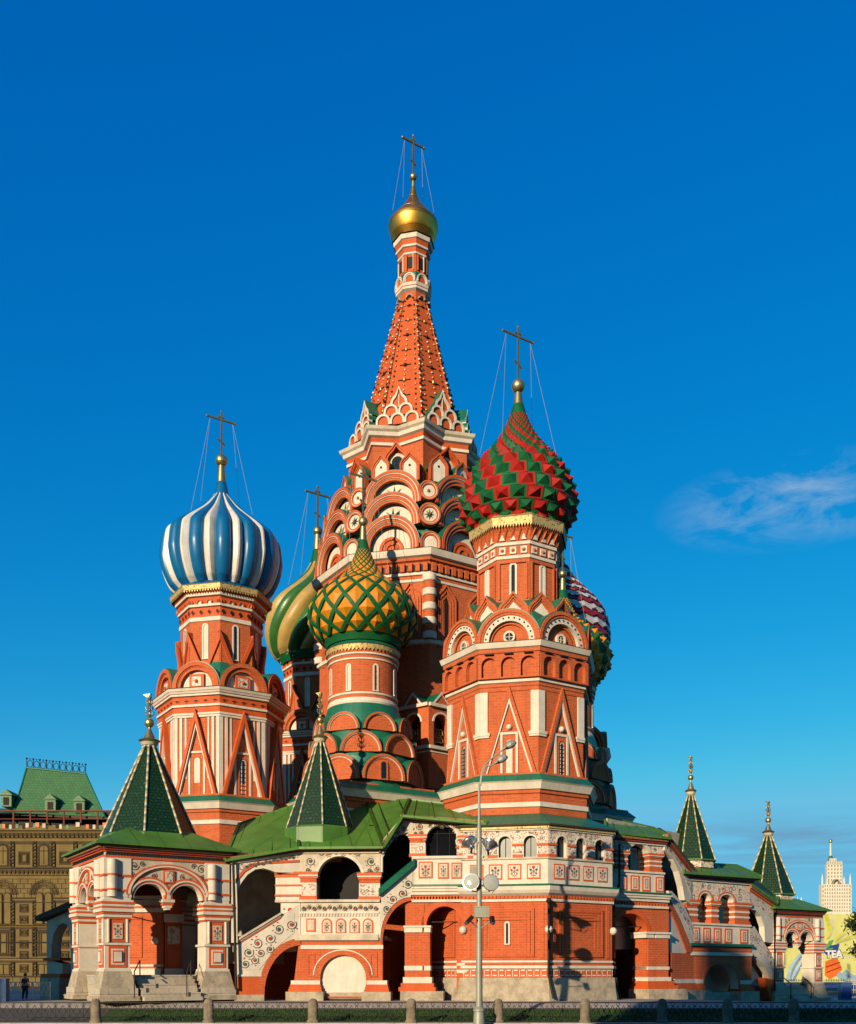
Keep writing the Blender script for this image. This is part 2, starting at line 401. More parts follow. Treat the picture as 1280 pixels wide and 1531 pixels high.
def along(prof):                  # arc-length lookup on a dense profile, bottom to top
    S = [0]
    for a, b in zip(prof, prof[1:]): S.append(S[-1] + math.hypot(b[0] - a[0], b[1] - a[1]))
    def at(s):
        s = max(0, min(S[-1], s)); i = 0
        while i < len(S) - 2 and S[i + 1] < s: i += 1
        t = (s - S[i]) / max(1e-6, S[i + 1] - S[i]); a, b = prof[i], prof[i + 1]
        dr, dz = b[0] - a[0], b[1] - a[1]; l = math.hypot(dr, dz) or 1
        return a[0] + dr * t, a[1] + dz * t, dz / l, -dr / l          # r, z, outward normal (nr, nz)
    return at, S[-1]
def polar(cx, cy, r, a, z): return Vector((cx + r * math.sin(a), cy - r * math.cos(a), z))
def topping(mb, cx, cy, cyk, y_neck0, y_neck1, r0, r1, collar):   # sleeve between dome skin and ball
    k = cyk / F
    lathe(mb, cx, cy, 24, 0, [(collar[0] * k, zz(collar[1], cyk), collar[2]), (r0 * k, zz(y_neck0, cyk), 'gold_dull'), (r0 * k * .93, zz(y_neck0, cyk) + .02, 'gold_dull'), (r1 * k, zz(y_neck1, cyk), 'gold_dull')], True)
def cross(parent, cx, cy, k, zball, rball, zbase, ztop, half, dome_r, dome_z, wires=True):
    mb = MB(); sphere(mb, (cx, cy, zball), rball, 'gold_dull', 20); mb.build('finial_ball', parent)
    mb = MB(); c = Vector((cx, cy, 0)); up = Vector((0, 0, 1)); H = ztop - zbase
    w = .125 * (k / .05)
    bar(mb, c + up * zbase, c + up * (ztop), w, w, 'gold_dull', AX_U)
    zb = zbase + H * .82
    bar(mb, c - AX_U * half + up * zb, c + AX_U * half + up * zb, w * .9, w * 1.05, 'gold_dull')
    bar(mb, c - AX_U * half * .22 + up * (ztop - .12 * H), c + AX_U * half * .22 + up * (ztop - .12 * H + .01), w * .8, w * .8, 'gold_dull')
    sl = half * .26; zs_ = zbase + H * .3
    bar(mb, c - AX_U * sl + up * (zs_ + sl * .55), c + AX_U * sl + up * (zs_ - sl * .55), w * .8, w * .8, 'gold_dull')
    for a, b in ((-1, 0), (1, 0), (0, 1)):
        e = c + AX_U * half * a + up * zb if a else c + up * ztop
        sphere(mb, e, w * .8, 'gold_dull', 8)
    cr = mb.build('cross', parent)
    if wires:
        mb = MB(); V = Vector((-AX_U.y, AX_U.x, 0))
        for s in (-1, 1):
            for t in (-.55, .55):
                e = c + AX_U * half * .8 * s + up * (zb - .1); d = (AX_U * s + V * t).normalized()
                tube(mb, [e, c + d * dome_r + up * dome_z], .013 * k / .05, 'lamp_grey', 4)
        mb.build('guy_wire', parent)
def onion(parent, label, cx, cy, cyk, rows, style, **kw):
    prof = dome_profile(cyk, rows); mb = MB(); k = cyk / F
    if style == 'studs': prof = [(rows[0][0] * k * .98, zz(rows[0][1], cyk) - .05)] + prof
    if style == 'ribs':               # round blue lobes between sharp white ridges
        n = kw['n']; rings = []; per = 16
        for r, z in prof:
            ring = []
            for i in range(n * per):
                f = (i % per) / per; a = RAD(kw.get('ph', 0)) + 2 * PI * i / (n * per)
                if f < .5625: x = f / .5625 * 2 - 1; m = .90 + .105 * math.sqrt(max(0, 1 - x * x))
                else: x = (f - .5625) / .4375 * 2 - 1; m = .90 + .100 * (1 - abs(x)) ** .9
                ring.append(polar(cx, cy, r * m, a, z))
            rings.append(ring)
        tot = n * per
        for A, B in zip(rings, rings[1:]):
            mb.add(A + B, [(i, (i + 1) % tot, tot + (i + 1) % tot, tot + i) for i in range(tot) if i % per < 9], 'dome_blue', True)
            mb.add(A + B, [(i, (i + 1) % tot, tot + (i + 1) % tot, tot + i) for i in range(tot) if i % per >= 9], 'dome_white', False)
    elif style == 'swirl':
        n, per = kw['n'], 8; tot = n * per; rings = []; z0, z1 = prof[0][1], prof[-1][1]
        for r, z in prof:
            t = (z - z0) / (z1 - z0); tw = RAD(kw['twist']) * t ** .8
            rings.append([polar(cx, cy, r * (.91 + .09 * abs(math.sin(PI * i / per)) ** .8), tw + 2 * PI * i / tot + RAD(kw.get('ph', 0)), z) for i in range(tot)])
        for A, B in zip(rings, rings[1:]):
            for c, m in ((0, 'swirl_green'), (1, 'dome_tan')):
                mb.add(A + B, [(i, (i + 1) % tot, tot + (i + 1) % tot, tot + i) for i in range(tot) if (i // per) % 2 == c], m, True)
    elif style == 'studs':
        n = kw['n']; at, S = along(prof); s = 0; j = 0; ca, cb = kw['cols']
        while s < S - .05:
            r, z, _, _ = at(s); w = 2 * PI * r / n; h = max(.16, w * .80)
            if s + h > S: h = S - s
            q0, q1, qm = at(s), at(s + h), at(s + h / 2)
            for i in range(n):
                a0 = 2 * PI * (i + j * kw['shift']) / n + RAD(kw.get('ph', 0)); a1 = a0 + 2 * PI / n; m = ca if i % 2 else cb
                c = [polar(cx, cy, q0[0], a0, q0[1]), polar(cx, cy, q0[0], a1, q0[1]), polar(cx, cy, q1[0], a1, q1[1]), polar(cx, cy, q1[0], a0, q1[1])]
                ctr = sum(c, Vector()) / 4; am = (a0 + a1) / 2
                nor = Vector((qm[2] * math.sin(am), -qm[2] * math.cos(am), qm[3]))
                ins = [ctr + (x - ctr) * .74 for x in c]; apex = ctr + nor * w * kw.get('h', .37)
                mb.add(c + ins + [apex], [(0, 1, 5, 4), (1, 2, 6, 5), (2, 3, 7, 6), (3, 0, 4, 7), (4, 5, 8), (5, 6, 8), (6, 7, 8), (7, 4, 8)], m)
            s += h; j += 1
    elif style == 'lattice':
        n = kw['n']; at, S = along(prof); lev = [0.]
        while lev[-1] < S - .03:
            r = at(lev[-1])[0]; lev.append(min(S, lev[-1] + max(.12, .64 * 2 * PI * r / n)))
        def pt(i, s, off=0):
            r, z, nr, nz = at(s); a = 2 * PI * i / n + RAD(kw.get('ph', 0))
            return polar(cx, cy, r + nr * off, a, z + nz * off)
        for j in range(1, len(lev)):
            for i in range(n):
                x = i + (.5 if j % 2 else 0); s0, s1 = lev[j - 1], lev[j]; s2 = lev[j + 1] if j + 1 < len(lev) else S + .01
                w = 2 * PI * at(s1)[0] / n
                b, l, r_, t = pt(x, s0), pt(x - .5, s1), pt(x + .5, s1), pt(x, min(s2, S))
                ap = pt(x, s1, w * .13); mb.add([b, r_, t, l, ap], [(0, 1, 4), (1, 2, 4), (2, 3, 4), (3, 0, 4)], 'dome_yellow')
                for sgn in (-.5, .5):           # the two green bands that rise from the lower corner
                    A = []; hw = w * .088
                    for q in range(4):
                        f = q / 3; s = s0 + (s1 - s0) * f; A.append((x + sgn * f, s))
                    up, dn, upi, dni = [], [], [], []; hw = max(hw, .052)
                    for xi, s in A:
                        ds = hw * .75; dx = sgn * 2 * hw * .62 * n / (2 * PI * max(.05, at(s)[0]))
                        up.append(pt(xi - dx, s + ds, w * .085)); dn.append(pt(xi + dx, s - ds, w * .085))
                        upi.append(pt(xi - dx, s + ds, -.02)); dni.append(pt(xi + dx, s - ds, -.02))
                    quadstrip(mb, up, dn, 'dome_green'); quadstrip(mb, upi, up, 'dome_green'); quadstrip(mb, dn, dni, 'dome_green')
        lathe(mb, cx, cy, 32, 0, [(r * .99, z, 'dome_yellow') for r, z in prof], True)
    elif style == 'zigzag':
        n, per = kw['n'], 2; at, S = along(prof); tot = n * per; bands = int(S / (10.5 * k)); 
        def ring(s, off):
            out = []
            for i in range(tot):
                r, z, nr, nz = at(s + (.20 * k * 20 if i % 2 else 0)); out.append(polar(cx, cy, r + nr * off, 2 * PI * i / tot, z + nz * off))
            return out
        for b in range(bands):
            m = 'dome_purple' if b % 2 else 'dome_pale'; s0, s1 = S * b / bands, S * (b + 1) / bands
            A, B, C = ring(s0, .12), ring(s0 + (s1 - s0) * .15, .22), ring(s1, 0.02)
            quadstrip(mb, A, B, m, False, True); quadstrip(mb, B, C, m, False, True)
    elif style == 'gilded':
        lathe(mb, cx, cy, 48, 0, [(r, z, 'gold') for r, z in prof], True)
        for r, z in prof[6::14]: lathe(mb, cx, cy, 48, 0, [(r * 1.002, z - .03, 'gold'), (r * 1.006 + .01, z, 'gold'), (r * 1.002, z + .03, 'gold')], True)
    base = {'ribs': 'dome_blue', 'gilded': 'gold', 'zigzag': 'dome_purple'}.get(style, 'dome_green')
    lathe(mb, cx, cy, 40, 0, [(rows[0][0] * k * .93, zz(rows[0][1], cyk) - .25, base), (rows[0][0] * k * .97, zz(rows[0][1], cyk), base), (prof[0][0] * .985, prof[0][1] + .04, base)], True)
    if 'collar' in kw: topping(mb, cx, cy, cyk, *kw['collar'])
    o = mb.build('onion_dome', parent, label=label)
    return o
def valance(mb, cx, cy, n, rot, R, z0, z1, roof, rr):     # gilded hanging edge with teeth under the dome
    lathe(mb, cx, cy, n, rot, [(R * .985, z0, 'gold_lace'), (R, z1, 'gold_lace'), (R * 1.015, z1 + .05, roof), (rr, z1 + .45, roof)])
    if n == 8:
        for th, fr in faces8(cx, cy, R * .99, rot=rot):
            hw = half8(R); c = 14
            for i in range(c):
                u = -hw + 2 * hw * (i + .5) / c; w = hw / c * .9
                mb.add([fr.p(u - w, z0 + .02, .0), fr.p(u + w, z0 + .02, .0), fr.p(u, z0 - .2, .0)], [(0, 1, 2)], 'gold_lace')
    else:
        for i in range(60):
            a = 2 * PI * i / 60; w = 2 * PI / 60 * .45
            mb.add([polar(cx, cy, R * .99, a - w, z0 + .02), polar(cx, cy, R * .99, a + w, z0 + .02), polar(cx, cy, R * .99, a, z0 - .16)], [(0, 1, 2)], 'gold_lace')

# ------------------------------------------------------------------ small decorated pieces
def gable_arch(parent, fr, uc, z0, r, rings, tym, back, leg=0., keel=0., cover='green', extra=None, name='arched_gable', d=0.):
    mb = MB()
    for ro, ri, df, m in rings: band(mb, fr, uc, z0 + leg, r * ro, r * ri, d - .35, d + df, m, leg, 20, keel)
    pl = [(uc - r * rings[-1][1] * 1.02, z0), (uc + r * rings[-1][1] * 1.02, z0)] + arc(uc, z0 + leg, r * rings[-1][1] * 1.02, None, 20, keel)
    plate(mb, fr, pl, d + tym[1] - .2, d + tym[1], tym[0])
    if cover:
        A = arc(uc, z0 + leg, r * 1.035, None, 20, keel); top = d + rings[0][2] - .1
        quadstrip(mb, [fr.p(u, z, d - back) for u, z in A], [fr.p(u, z, top) for u, z in A], cover)
        B = arc(uc, z0 + leg, r * .99, None, 20, keel)
        quadstrip(mb, [fr.p(u, z, top) for u, z in A], [fr.p(u, z, top) for u, z in B], cover)
    if extra: extra(mb, fr, uc, z0 + leg, r)
    return mb.build(name, parent)
def slit_window(parent, fr, uc, z0, z1, w, blind=False, d=.0, frame='white', glass='glass_dark', fw=.14):
    mb = MB(); r = w / 2
    band(mb, fr, uc, z1 - r, r + fw, r, d - .1, d + .07, frame, z1 - r - z0, 12)
    box(mb, fr, uc - r - fw, uc + r + fw, z0 - .08, z0, d - .1, d + .12, frame)
    plate(mb, fr, archpoly(uc - r, uc + r, z0, z1 - r, n=10), d - .3, d + (.02 if blind else .012), 'white' if blind else glass)
    if not blind:
        n = int((z1 - z0) / .42)
        for i in range(1, n): box(mb, fr, uc - r, uc + r, z0 + (z1 - z0) * i / n - .02, z0 + (z1 - z0) * i / n + .02, d + .005, d + .045, 'iron')
        box(mb, fr, uc - .02, uc + .02, z0, z1 - .05, d + .004, d + .05, 'iron')
    return mb.build('window', parent)
def framed_window(parent, fr, z0, z1, w, blind):         # slit inside a square white surround, between V beams
    mb = MB(); f = .16
    plate(mb, fr, [(-w, z0), (w, z0), (w, z1), (-w, z1)], -.05, .10, 'white', [[(-w + f, z0 + .01), (w - f, z0 + .01), (w - f, z1 - f), (-w + f, z1 - f)]])
    box(mb, fr, -w + f, w - f, z0, z1 - f, -.05, .02, 'brick')
    r = w * .36
    band(mb, fr, 0, z1 - f - .35 - r, r + .10, r, 0, .07, 'brick', z1 - f - .35 - r - z0, 12)
    plate(mb, fr, archpoly(-r, r, z0, z1 - f - .35 - r, n=10), -.05, .035, 'white' if blind else 'glass_dark')
    if not blind:
        band(mb, fr, r * .25, z1 - f - .35 - r, r * .75, r * .5, .03, .05, 'white', z1 - f - .35 - r - z0, 10)
        for i in range(1, 9): box(mb, fr, -r, r, z0 + (z1 - z0) * .82 * i / 9 - .025, z0 + (z1 - z0) * .82 * i / 9 + .025, .02, .08, 'iron')
    mb.build('window', parent)
def vee(parent, fr, hw, z0, z1, bw, d, m0='red'):                   # steep triangular frame of brick with a white inner edge
    mb = MB(); h = z1 - z0
    def tri(k0, k1, dd, m):
        o = hw * k0, h * k0; i = hw * k1, h * k1
        for s in (-1, 1):
            plate(mb, fr, [(s * o[0], z0), (0, z0 + o[1]), (0, z0 + i[1]), (s * i[0], z0)], -.05, dd, m)
    tri(1, 1 - bw, d, m0); tri(1 - bw, 1 - bw * 1.5, d * .72, 'white')
    mb.build('pointed_gable', parent)
def star_boss(mb, fr, u, z, r, d):
    for i in range(8):
        a = PI * i / 4; b = PI / 8
        mb.add([fr.p(u + r * math.cos(a), z + r * math.sin(a), d), fr.p(u + r * .3 * math.cos(a + b), z + r * .3 * math.sin(a + b), d + .05), fr.p(u, z, d + .2), fr.p(u + r * .3 * math.cos(a - b), z + r * .3 * math.sin(a - b), d + .05)], [(0, 1, 2), (0, 2, 3)], 'gold_dull' if i % 2 else 'dome_green')
    sphere(mb, fr.p(u, z, d + .12), r * .2, 'gold_dull', 8)

def dab(mb, fr, u, z, r, d, m, n=7, sq=1.):
    mb.add([fr.p(u + r * math.cos(2 * PI * i / n), z + r * sq * math.sin(2 * PI * i / n), d) for i in range(n)], [tuple(range(n))], m)
def curl(mb, fr, u, z, r, d, s=1, a0=0., m='vine', turns=1.6, w=.028):
    A, B = [], []
    for i in range(19):
        t = i / 18; a = a0 + s * t * turns * 2 * PI; q = r * (1 - .82 * t); A.append(fr.p(u + (q + w) * math.cos(a), z + (q + w) * math.sin(a), d)); B.append(fr.p(u + max(.0, q - w) * math.cos(a), z + max(.0, q - w) * math.sin(a), d))
    quadstrip(mb, A, B, m)
def vine_run(mb, fr, p, q, r, d=.05, flip=1):          # a scrolling vine with red and dark flowers from p to q
    L_ = math.hypot(q[0] - p[0], q[1] - p[1]); n = max(1, int(L_ / (r * 1.75))); ax = math.atan2(q[1] - p[1], q[0] - p[0])
    for i in range(n):
        t = (i + .5) / n; s = flip * (1 if i % 2 else -1); off = s * r * .22
        u = p[0] + (q[0] - p[0]) * t - math.sin(ax) * off; z = p[1] + (q[1] - p[1]) * t + math.cos(ax) * off
        curl(mb, fr, u, z, r * .8, d, s, ax + PI * (1 if s > 0 else 0)); dab(mb, fr, u, z, r * .27, d + .004, 'paint_red' if i % 3 else 'vine')
        for k in range(3): a = ax + s * (1.2 + .8 * k); dab(mb, fr, u + r * .98 * math.cos(a), z + r * .98 * math.sin(a), r * .15, d + .002, ('paint_red', 'vine', 'paint_rose')[k], 5, .7)
def bouquet(mb, fr, u, z0, w, h, d, v=0):                # a flowering plant painted in a panel
    box(mb, fr, u - .018, u + .018, z0, z0 + h * .8, d - .02, d, 'vine')
    fl = 'paint_red' if v % 2 == 0 else 'vine'
    dab(mb, fr, u, z0 + h * .82, w * .16, d + .004, 'paint_red'); 
    for s in (-1, 1):
        dab(mb, fr, u + s * w * .3, z0 + h * .62, w * .13, d + .004, fl); dab(mb, fr, u + s * w * .26, z0 + h * .28, w * .11, d + .004, 'paint_rose' if v % 3 else 'paint_red')
        curl(mb, fr, u + s * w * .2, z0 + h * .45, w * .17, d, s, PI / 2, w=.018, turns=1.1); dab(mb, fr, u + s * w * .14, z0 + h * .12, w * .09, d + .003, 'vine', 5, .6); dab(mb, fr, u + s * w * .37, z0 + h * .86, w * .06, d + .003, 'vine', 5)
material('vine', (.075, .105, .085), .8); material('paint_red', (.52, .055, .022), .8); material('paint_rose', (.55, .16, .09), .8)
# ------------------------------------------------------------------ the cathedral
cath = thing('cathedral', 'red brick cathedral crowned by many patterned onion domes, filling the middle of the square', 'cathedral', (-1.35, 92, 0))
POD = [(-.05, 12.0, 'brick'), (0, 13.4, 'white'), (.12, 13.45, 'white'), (.12, 13.75, 'white'), (0, 13.8, 'brick'), (0, 14.35, 'brick'), (.12, 14.4, 'brick'), (.12, 14.6, 'brick'), (.25, 14.65, 'white'),
       (.45, 15.1, 'white'), (.55, 15.2, 'green'), (.05, 15.72, 'brick'), (.05, 15.85, 'brick'), (-.6, 15.88, 'roof_green')]
def podium(mb, cx, cy, n, rot, R, dz=0):
    c = math.cos(PI / n)
    lathe(mb, cx, cy, n, rot, [(R - .05, 0, 'brick')] + [(R + o / c, z + dz, m) for o, z, m in POD], close='roof_green')
def dentils(mb, cx, cy, R, z0, z1, per, w, d, mat, rot=OCT, which=range(-3, 4)):
    hw = half8(R)
    for th, fr in faces8(cx, cy, R, which, rot):
        for i in range(per):
            u = -hw + 2 * hw * (i + .5) / per; box(mb, fr, u - w / 2, u + w / 2, z0, z1, -.1, d, mat)

def tower_blue(cx, cy, parent_label, dz=0, sw=False):
    mb = MB(); podium(mb, cx, cy, 8, OCT, 5.6, dz + .3)
    z = lambda v: v + dz
    lathe(mb, cx, cy, 8, OCT, [(5.1, z(15.5), 'brick'), (5.05, z(22.36), 'white'), (5.2, z(22.4), 'white'), (5.2, z(22.55), 'white'), (5.28, z(22.58), 'white'), (5.28, z(22.73), 'red'), (5.2, z(22.75), 'red'), (5.2, z(23.2), 'white'),
        (5.34, z(23.22), 'white'), (5.34, z(23.4), 'red'), (5.24, z(23.42), 'red'), (5.3, z(24.0), 'white'), (5.5, z(24.05), 'white'), (5.52, z(24.2), 'red'), (5.6, z(24.23), 'white'), (5.68, z(24.38), 'red'), (5.72, z(24.41), 'white'), (5.8, z(24.6), 'dark_roof_edge'), (5.84, z(24.66), 'green'), (5.0, z(24.75), 'green'), (4.6, z(25.6), 'green'),
        (3.6, z(27.2), 'green'), (3.38, z(27.25), 'brick'), (3.38, z(30.6), 'white'), (3.5, z(30.65), 'white'), (3.5, z(30.95), 'white'), (3.42, z(31), 'red'), (3.42, z(31.75), 'white'), (3.62, z(31.8), 'white'), (3.62, z(32.0), 'red'), (3.5, z(32.02), 'red'), (3.6, z(32.55), 'white'), (3.82, z(32.6), 'white'), (3.85, z(32.8), 'red'), (3.9, z(32.9), 'red'), (4.0, z(33.0), 'black'), (4.25, z(33.0), 'black')])
    valance(mb, cx, cy, 8, OCT, 4.25, z(33.0), z(33.38), 'dome_blue' if not sw else 'dome_green', 3.6)
    for th, fr in faces8(cx, cy, 3.5):                     # arcature and lozenges under the dome
        for i in range(4):
            u = -1.28 + .855 * i; band(mb, fr, u, z(32.12), .26, .16, -.1, .16, 'red', .1, 8); plate(mb, fr, archpoly(u - .16, u + .16, z(32.0), z(32.12), n=6), -.1, .05, 'white')
        for i in range(4):
            u = -1.1 + .73 * i; zc = z(31.38)
            plate(mb, fr, [(u - .2, zc), (u, zc - .24), (u + .2, zc), (u, zc + .24)], -.1, -.02, 'red')
            plate(mb, fr, [(u - .14, zc), (u, zc - .17), (u + .14, zc), (u, zc + .17)], -.1, .03, 'black')
    for th, fr in faces8(cx, cy, 5.24):
        for i in range(5):
            u = -1.65 + .82 * i; zc = z(23.7)
            plate(mb, fr, [(u - .3, zc), (u - .05, zc - .16), (u + .3, zc), (u + .05, zc + .16)], -.1, .06, 'red'); plate(mb, fr, [(u - .2, zc - .02), (u - .02, zc - .1), (u + .2, zc), (u + .02, zc + .06)], -.1, .075, 'black')
    for th, fr in faces8(cx, cy, 5.05):                     # white corner strips
        hw = half8(5.05)
        for s in (-1, 1):
            box(mb, fr, min(s * hw, s * (hw - .26)), max(s * hw, s * (hw - .26)), z(16.0), z(22.4), -.1, .08, 'white'); u = s * (hw - .55)
            box(mb, fr, u - .11, u + .11, z(16.0), z(22.4), -.1, .08, 'white'); u = s * (hw - .95)
            box(mb, fr, u - .07, u + .07, z(17.5), z(22.4), -.1, .05, 'white')
    t = mb.build('church_tower', cath, label=parent_label)
    for j, (th, fr) in enumerate(faces8(cx, cy, 5.05, range(-2, 4))):
        vee(t, fr, half8(5.05) * .97, z(15.9), z(23.0), .13, .42)
        framed_window(t, fr, z(16.0), z(19.7), .72, blind=(j % 2 == 0))
    for j, (th, fr) in enumerate(faces8(cx, cy, 5.3, range(-2, 4))):
        def icon(mb, fr, u, zs, r):
            box(mb, fr, u - .62, u + .62, z(24.7), z(25.85), -.5, -.12, 'orange'); box(mb, fr, u - .4, u + .4, z(24.9), z(25.65), -.4, -.09, 'floral_fine'); sphere(mb, fr.p(u, z(25.28), -.08), .16, 'red', 8)
        gable_arch(t, fr, 0, z(24.68), 2.0, [(1, .84, .12, 'brick'), (.84, .80, .03, 'red'), (.80, .68, -.03, 'brick')], ('white', -.35), 1.7, .12, extra=icon)
    for j, (th, fr) in enumerate(faces8(cx, cy, 3.38, range(-2, 4))):
        slit_window(t, fr, 0, z(27.6), z(30.35), .30, blind=(j % 2 == 0), fw=.13)
        mbb = MB(); hw = half8(3.38); w = 1.3; zb, zt = z(26.5), z(29.75)
        for s in (-1, 1):
            x = s * (hw + .14)
            plate(mbb, fr, [(x, zb), (s * (hw - w), zb), (x, zt)], -.1, .2, 'brick')
            plate(mbb, fr, [(s * (hw - w), zb), (x, zt), (x, zt - .75), (s * (hw - w + .3), zb)], -.1, .38, 'red')
        mbb.build('pointed_gable', t)
    return t

BLUE_ROWS = [(60, 904), (73, 893), (84, 872), (89.5, 850), (89.5, 832), (84, 803), (66, 783), (33, 761), (19, 748), (11.5, 741)]
lx, ly = -17.5, 85
t = tower_blue(lx, ly, 'slender octagonal tower with steep white edged gables under the blue and white dome')
onion(t, 'blue and white ribbed onion dome', lx, ly, 85, BLUE_ROWS, 'ribs', n=13, ph=6, collar=(722, 697, 7, 4.5, (11.5, 742, 'dome_blue')))
cross(t, lx, ly, .0567, zz(688.8, 85), 9 * .0567, zz(680, 85), zz(616, 85), 1.25, 2.6, zz(768, 85))

def tower_red(cx, cy):
    mb = MB(); podium(mb, cx, cy, 8, OCT, 5.62)
    lathe(mb, cx, cy, 8, OCT, [(5.35, 15.3, 'brick'), (5.3, 21.6, 'brick'), (5.36, 21.65, 'brick'), (5.36, 21.9, 'brick'), (5.42, 21.95, 'brick'), (5.42, 22.15, 'white'), (5.56, 22.2, 'white'), (5.56, 22.42, 'brick'), (5.44, 22.45, 'brick'), (5.5, 23.9, 'brick'), (5.58, 23.95, 'brick'), (5.6, 24.2, 'brick'), (5.7, 24.25, 'brick'), (5.72, 24.5, 'white'),
        (5.85, 24.55, 'white'), (6.0, 24.9, 'dark_roof_edge'), (6.02, 24.95, 'green'), (5.0, 25.05, 'green'), (4.7, 26.4, 'green'), (3.3, 28.6, 'green'), (3.08, 28.6, 'brick'), (3.05, 31.7, 'white'), (3.15, 31.74, 'white'), (3.15, 31.95, 'brick'), (3.08, 31.98, 'brick'), (3.12, 32.65, 'white'), (3.22, 32.68, 'white'), (3.22, 32.9, 'brick'), (3.15, 32.92, 'brick'), (3.35, 33.6, 'brick'), (3.6, 33.95, 'black'), (3.74, 34.0, 'black')])
    valance(mb, cx, cy, 8, OCT, 3.78, 33.98, 34.5, 'gold_lace', 3.2)
    for th, fr in faces8(cx, cy, 3.12):
        for i in range(3):
            u = -.78 + .78 * i
            plate(mb, fr, [(u - .24, 32.06), (u + .24, 32.06), (u + .24, 32.56), (u - .24, 32.56)], -.1, .06, 'white'); sphere(mb, fr.p(u, 32.31, .03), .13, 'red', 10, 1)
            plate(mb, fr, [(u + .13 * math.cos(PI * q / 6), 32.31 + .13 * math.sin(PI * q / 6)) for q in range(12)], 0, .075, 'black')
            plate(mb, fr, [(u - .2, 33.0), (u + .2, 33.0), (u, 33.48)], -.05, .16, 'white')
        for i in range(5):
            u = -1.0 + .5 * i; bar(mb, fr.p(u - .14, 33.0, .06), fr.p(u + .1, 33.8, .34), .1, .1, 'brick')
        box(mb, fr, -1.0, 1.0, 31.4, 31.5, -.1, .07, 'brick'); box(mb, fr, -1.05, -.95, 28.8, 31.4, -.1, .07, 'brick'); box(mb, fr, .95, 1.05, 28.8, 31.4, -.1, .07, 'brick')
    for th, fr in faces8(cx, cy, 5.5):                      # blind arcade of three under the big cornice
        holes = [archpoly(u - .52, u + .52, 22.55, 23.4, n=10) for u in (-1.38, 0, 1.38)]
        hw = half8(5.5) + .05
        plate(mb, fr, [(-hw, 22.44), (hw, 22.44), (hw, 24.0), (-hw, 24.0)], -.1, .26, 'brick', holes)
        for u in (-1.38, 0, 1.38): box(mb, fr, u - .3, u + .3, 24.12, 24.22, 0, .3, 'black')
    for th, fr in faces8(cx, cy, 5.32):                     # white corner pilasters with moulded feet
        hw = half8(5.32)
        for s in (-1, 1):
            a, b = sorted((s * (hw + .03), s * (hw - .52))); box(mb, fr, a, b, 18.7, 21.6, -.1, .1, 'white')
            a, b = sorted((s * (hw + .06), s * (hw - .68))); box(mb, fr, a, b, 18.55, 18.75, -.1, .16, 'white'); box(mb, fr, a + (.05 if s > 0 else 0), b - (.05 if s < 0 else 0), 18.4, 18.56, -.1, .12, 'white')
    t = mb.build('church_tower', cath, label='stout octagonal brick tower carrying the red and green studded dome')
    for j, (th, fr) in enumerate(faces8(cx, cy, 5.32, range(-2, 4))):
        vee(t, fr, half8(5.32) * .96, 15.75, 22.0, .13, .2, 'brick')
        framed_window(t, fr, 15.8, 18.75, .62, blind=(j % 2 == 0))
        m2 = MB(); sphere(m2, fr.p(0, 19.1, .08), .21, 'white', 12); m2.build('stone_ball', t)
        def wheel(mb, fr, u, zs, r):
            for i in range(13):
                a = PI * (i + .5) / 13; sphere(mb, fr.p(u + r * .74 * math.cos(a), zs + r * .74 * math.sin(a), -.01), .07, 'black', 6)
            m = .47; A = [(u + .42 * math.cos(2 * PI * i / 20), zs + .36 + .42 * math.sin(2 * PI * i / 20)) for i in range(20)]
            plate(mb, fr, A, -.6, -.22, 'white', [[(u + .28 * math.cos(2 * PI * i / 20), zs + .36 + .28 * math.sin(2 * PI * i / 20)) for i in range(20)]])
            plate(mb, fr, [(u + .29 * math.cos(2 * PI * i / 20), zs + .36 + .29 * math.sin(2 * PI * i / 20)) for i in range(20)], -.6, -.32, 'glass_dark')
            box(mb, fr, u - .03, u + .03, zs + .08, zs + .64, -.4, -.27, 'white_dirty'); box(mb, fr, u - .28, u + .28, zs + .33, zs + .39, -.4, -.265, 'white_dirty')
        f2 = Fr((fr.o.x + fr.N.x * .28, fr.o.y + fr.N.y * .28), th)
        gable_arch(t, f2, 0, 24.95, 2.2, [(1, .90, .12, 'brick'), (.90, .82, .05, 'brick'), (.82, .64, -.03, 'white'), (.64, .56, -.28, 'brick')], ('brick', -.42), 2.2, .12, extra=wheel)
    for i in range(-4, 5):
        th = -12.5 + 30 * i + 2; tt = RAD(th); fr = Fr((cx + 3.95 * math.sin(tt), cy - 3.95 * math.cos(tt)), th)
        gable_arch(t, fr, 0, 27.0, 1.13, [(1, .84, .1, 'brick'), (.84, .70, .03, 'brick'), (.70, .58, -.05, 'brick')], ('white', -.12), 1.0, .35, keel=.42)
    for j, (th, fr) in enumerate(faces8(cx, cy, 3.06, range(-2, 4))): slit_window(t, fr, 0, 29.2, 31.3, .26, blind=(j % 2 == 1), fw=.15)
    return t
RED_ROWS = [(62, 803), (78, 790), (85, 772), (86, 757), (83, 745), (75, 718), (64, 697.5), (48, 680), (31, 659), (20, 641), (12.5, 622)]
rx, ry = 6.75, 75
t = tower_red(rx, ry)
onion(t, 'red and green onion dome covered in pyramid studs', rx, ry, 75, RED_ROWS, 'studs', n=22, shift=-.5, cols=('dome_red', 'dome_green'), ph=3, collar=(606, 588, 8, 5, (12.5, 622, 'dome_green')))
cross(t, rx, ry, .05, zz(577.5, 75), .5, zz(569, 75), zz(489, 75), 1.42, 2.9, zz(682, 75))

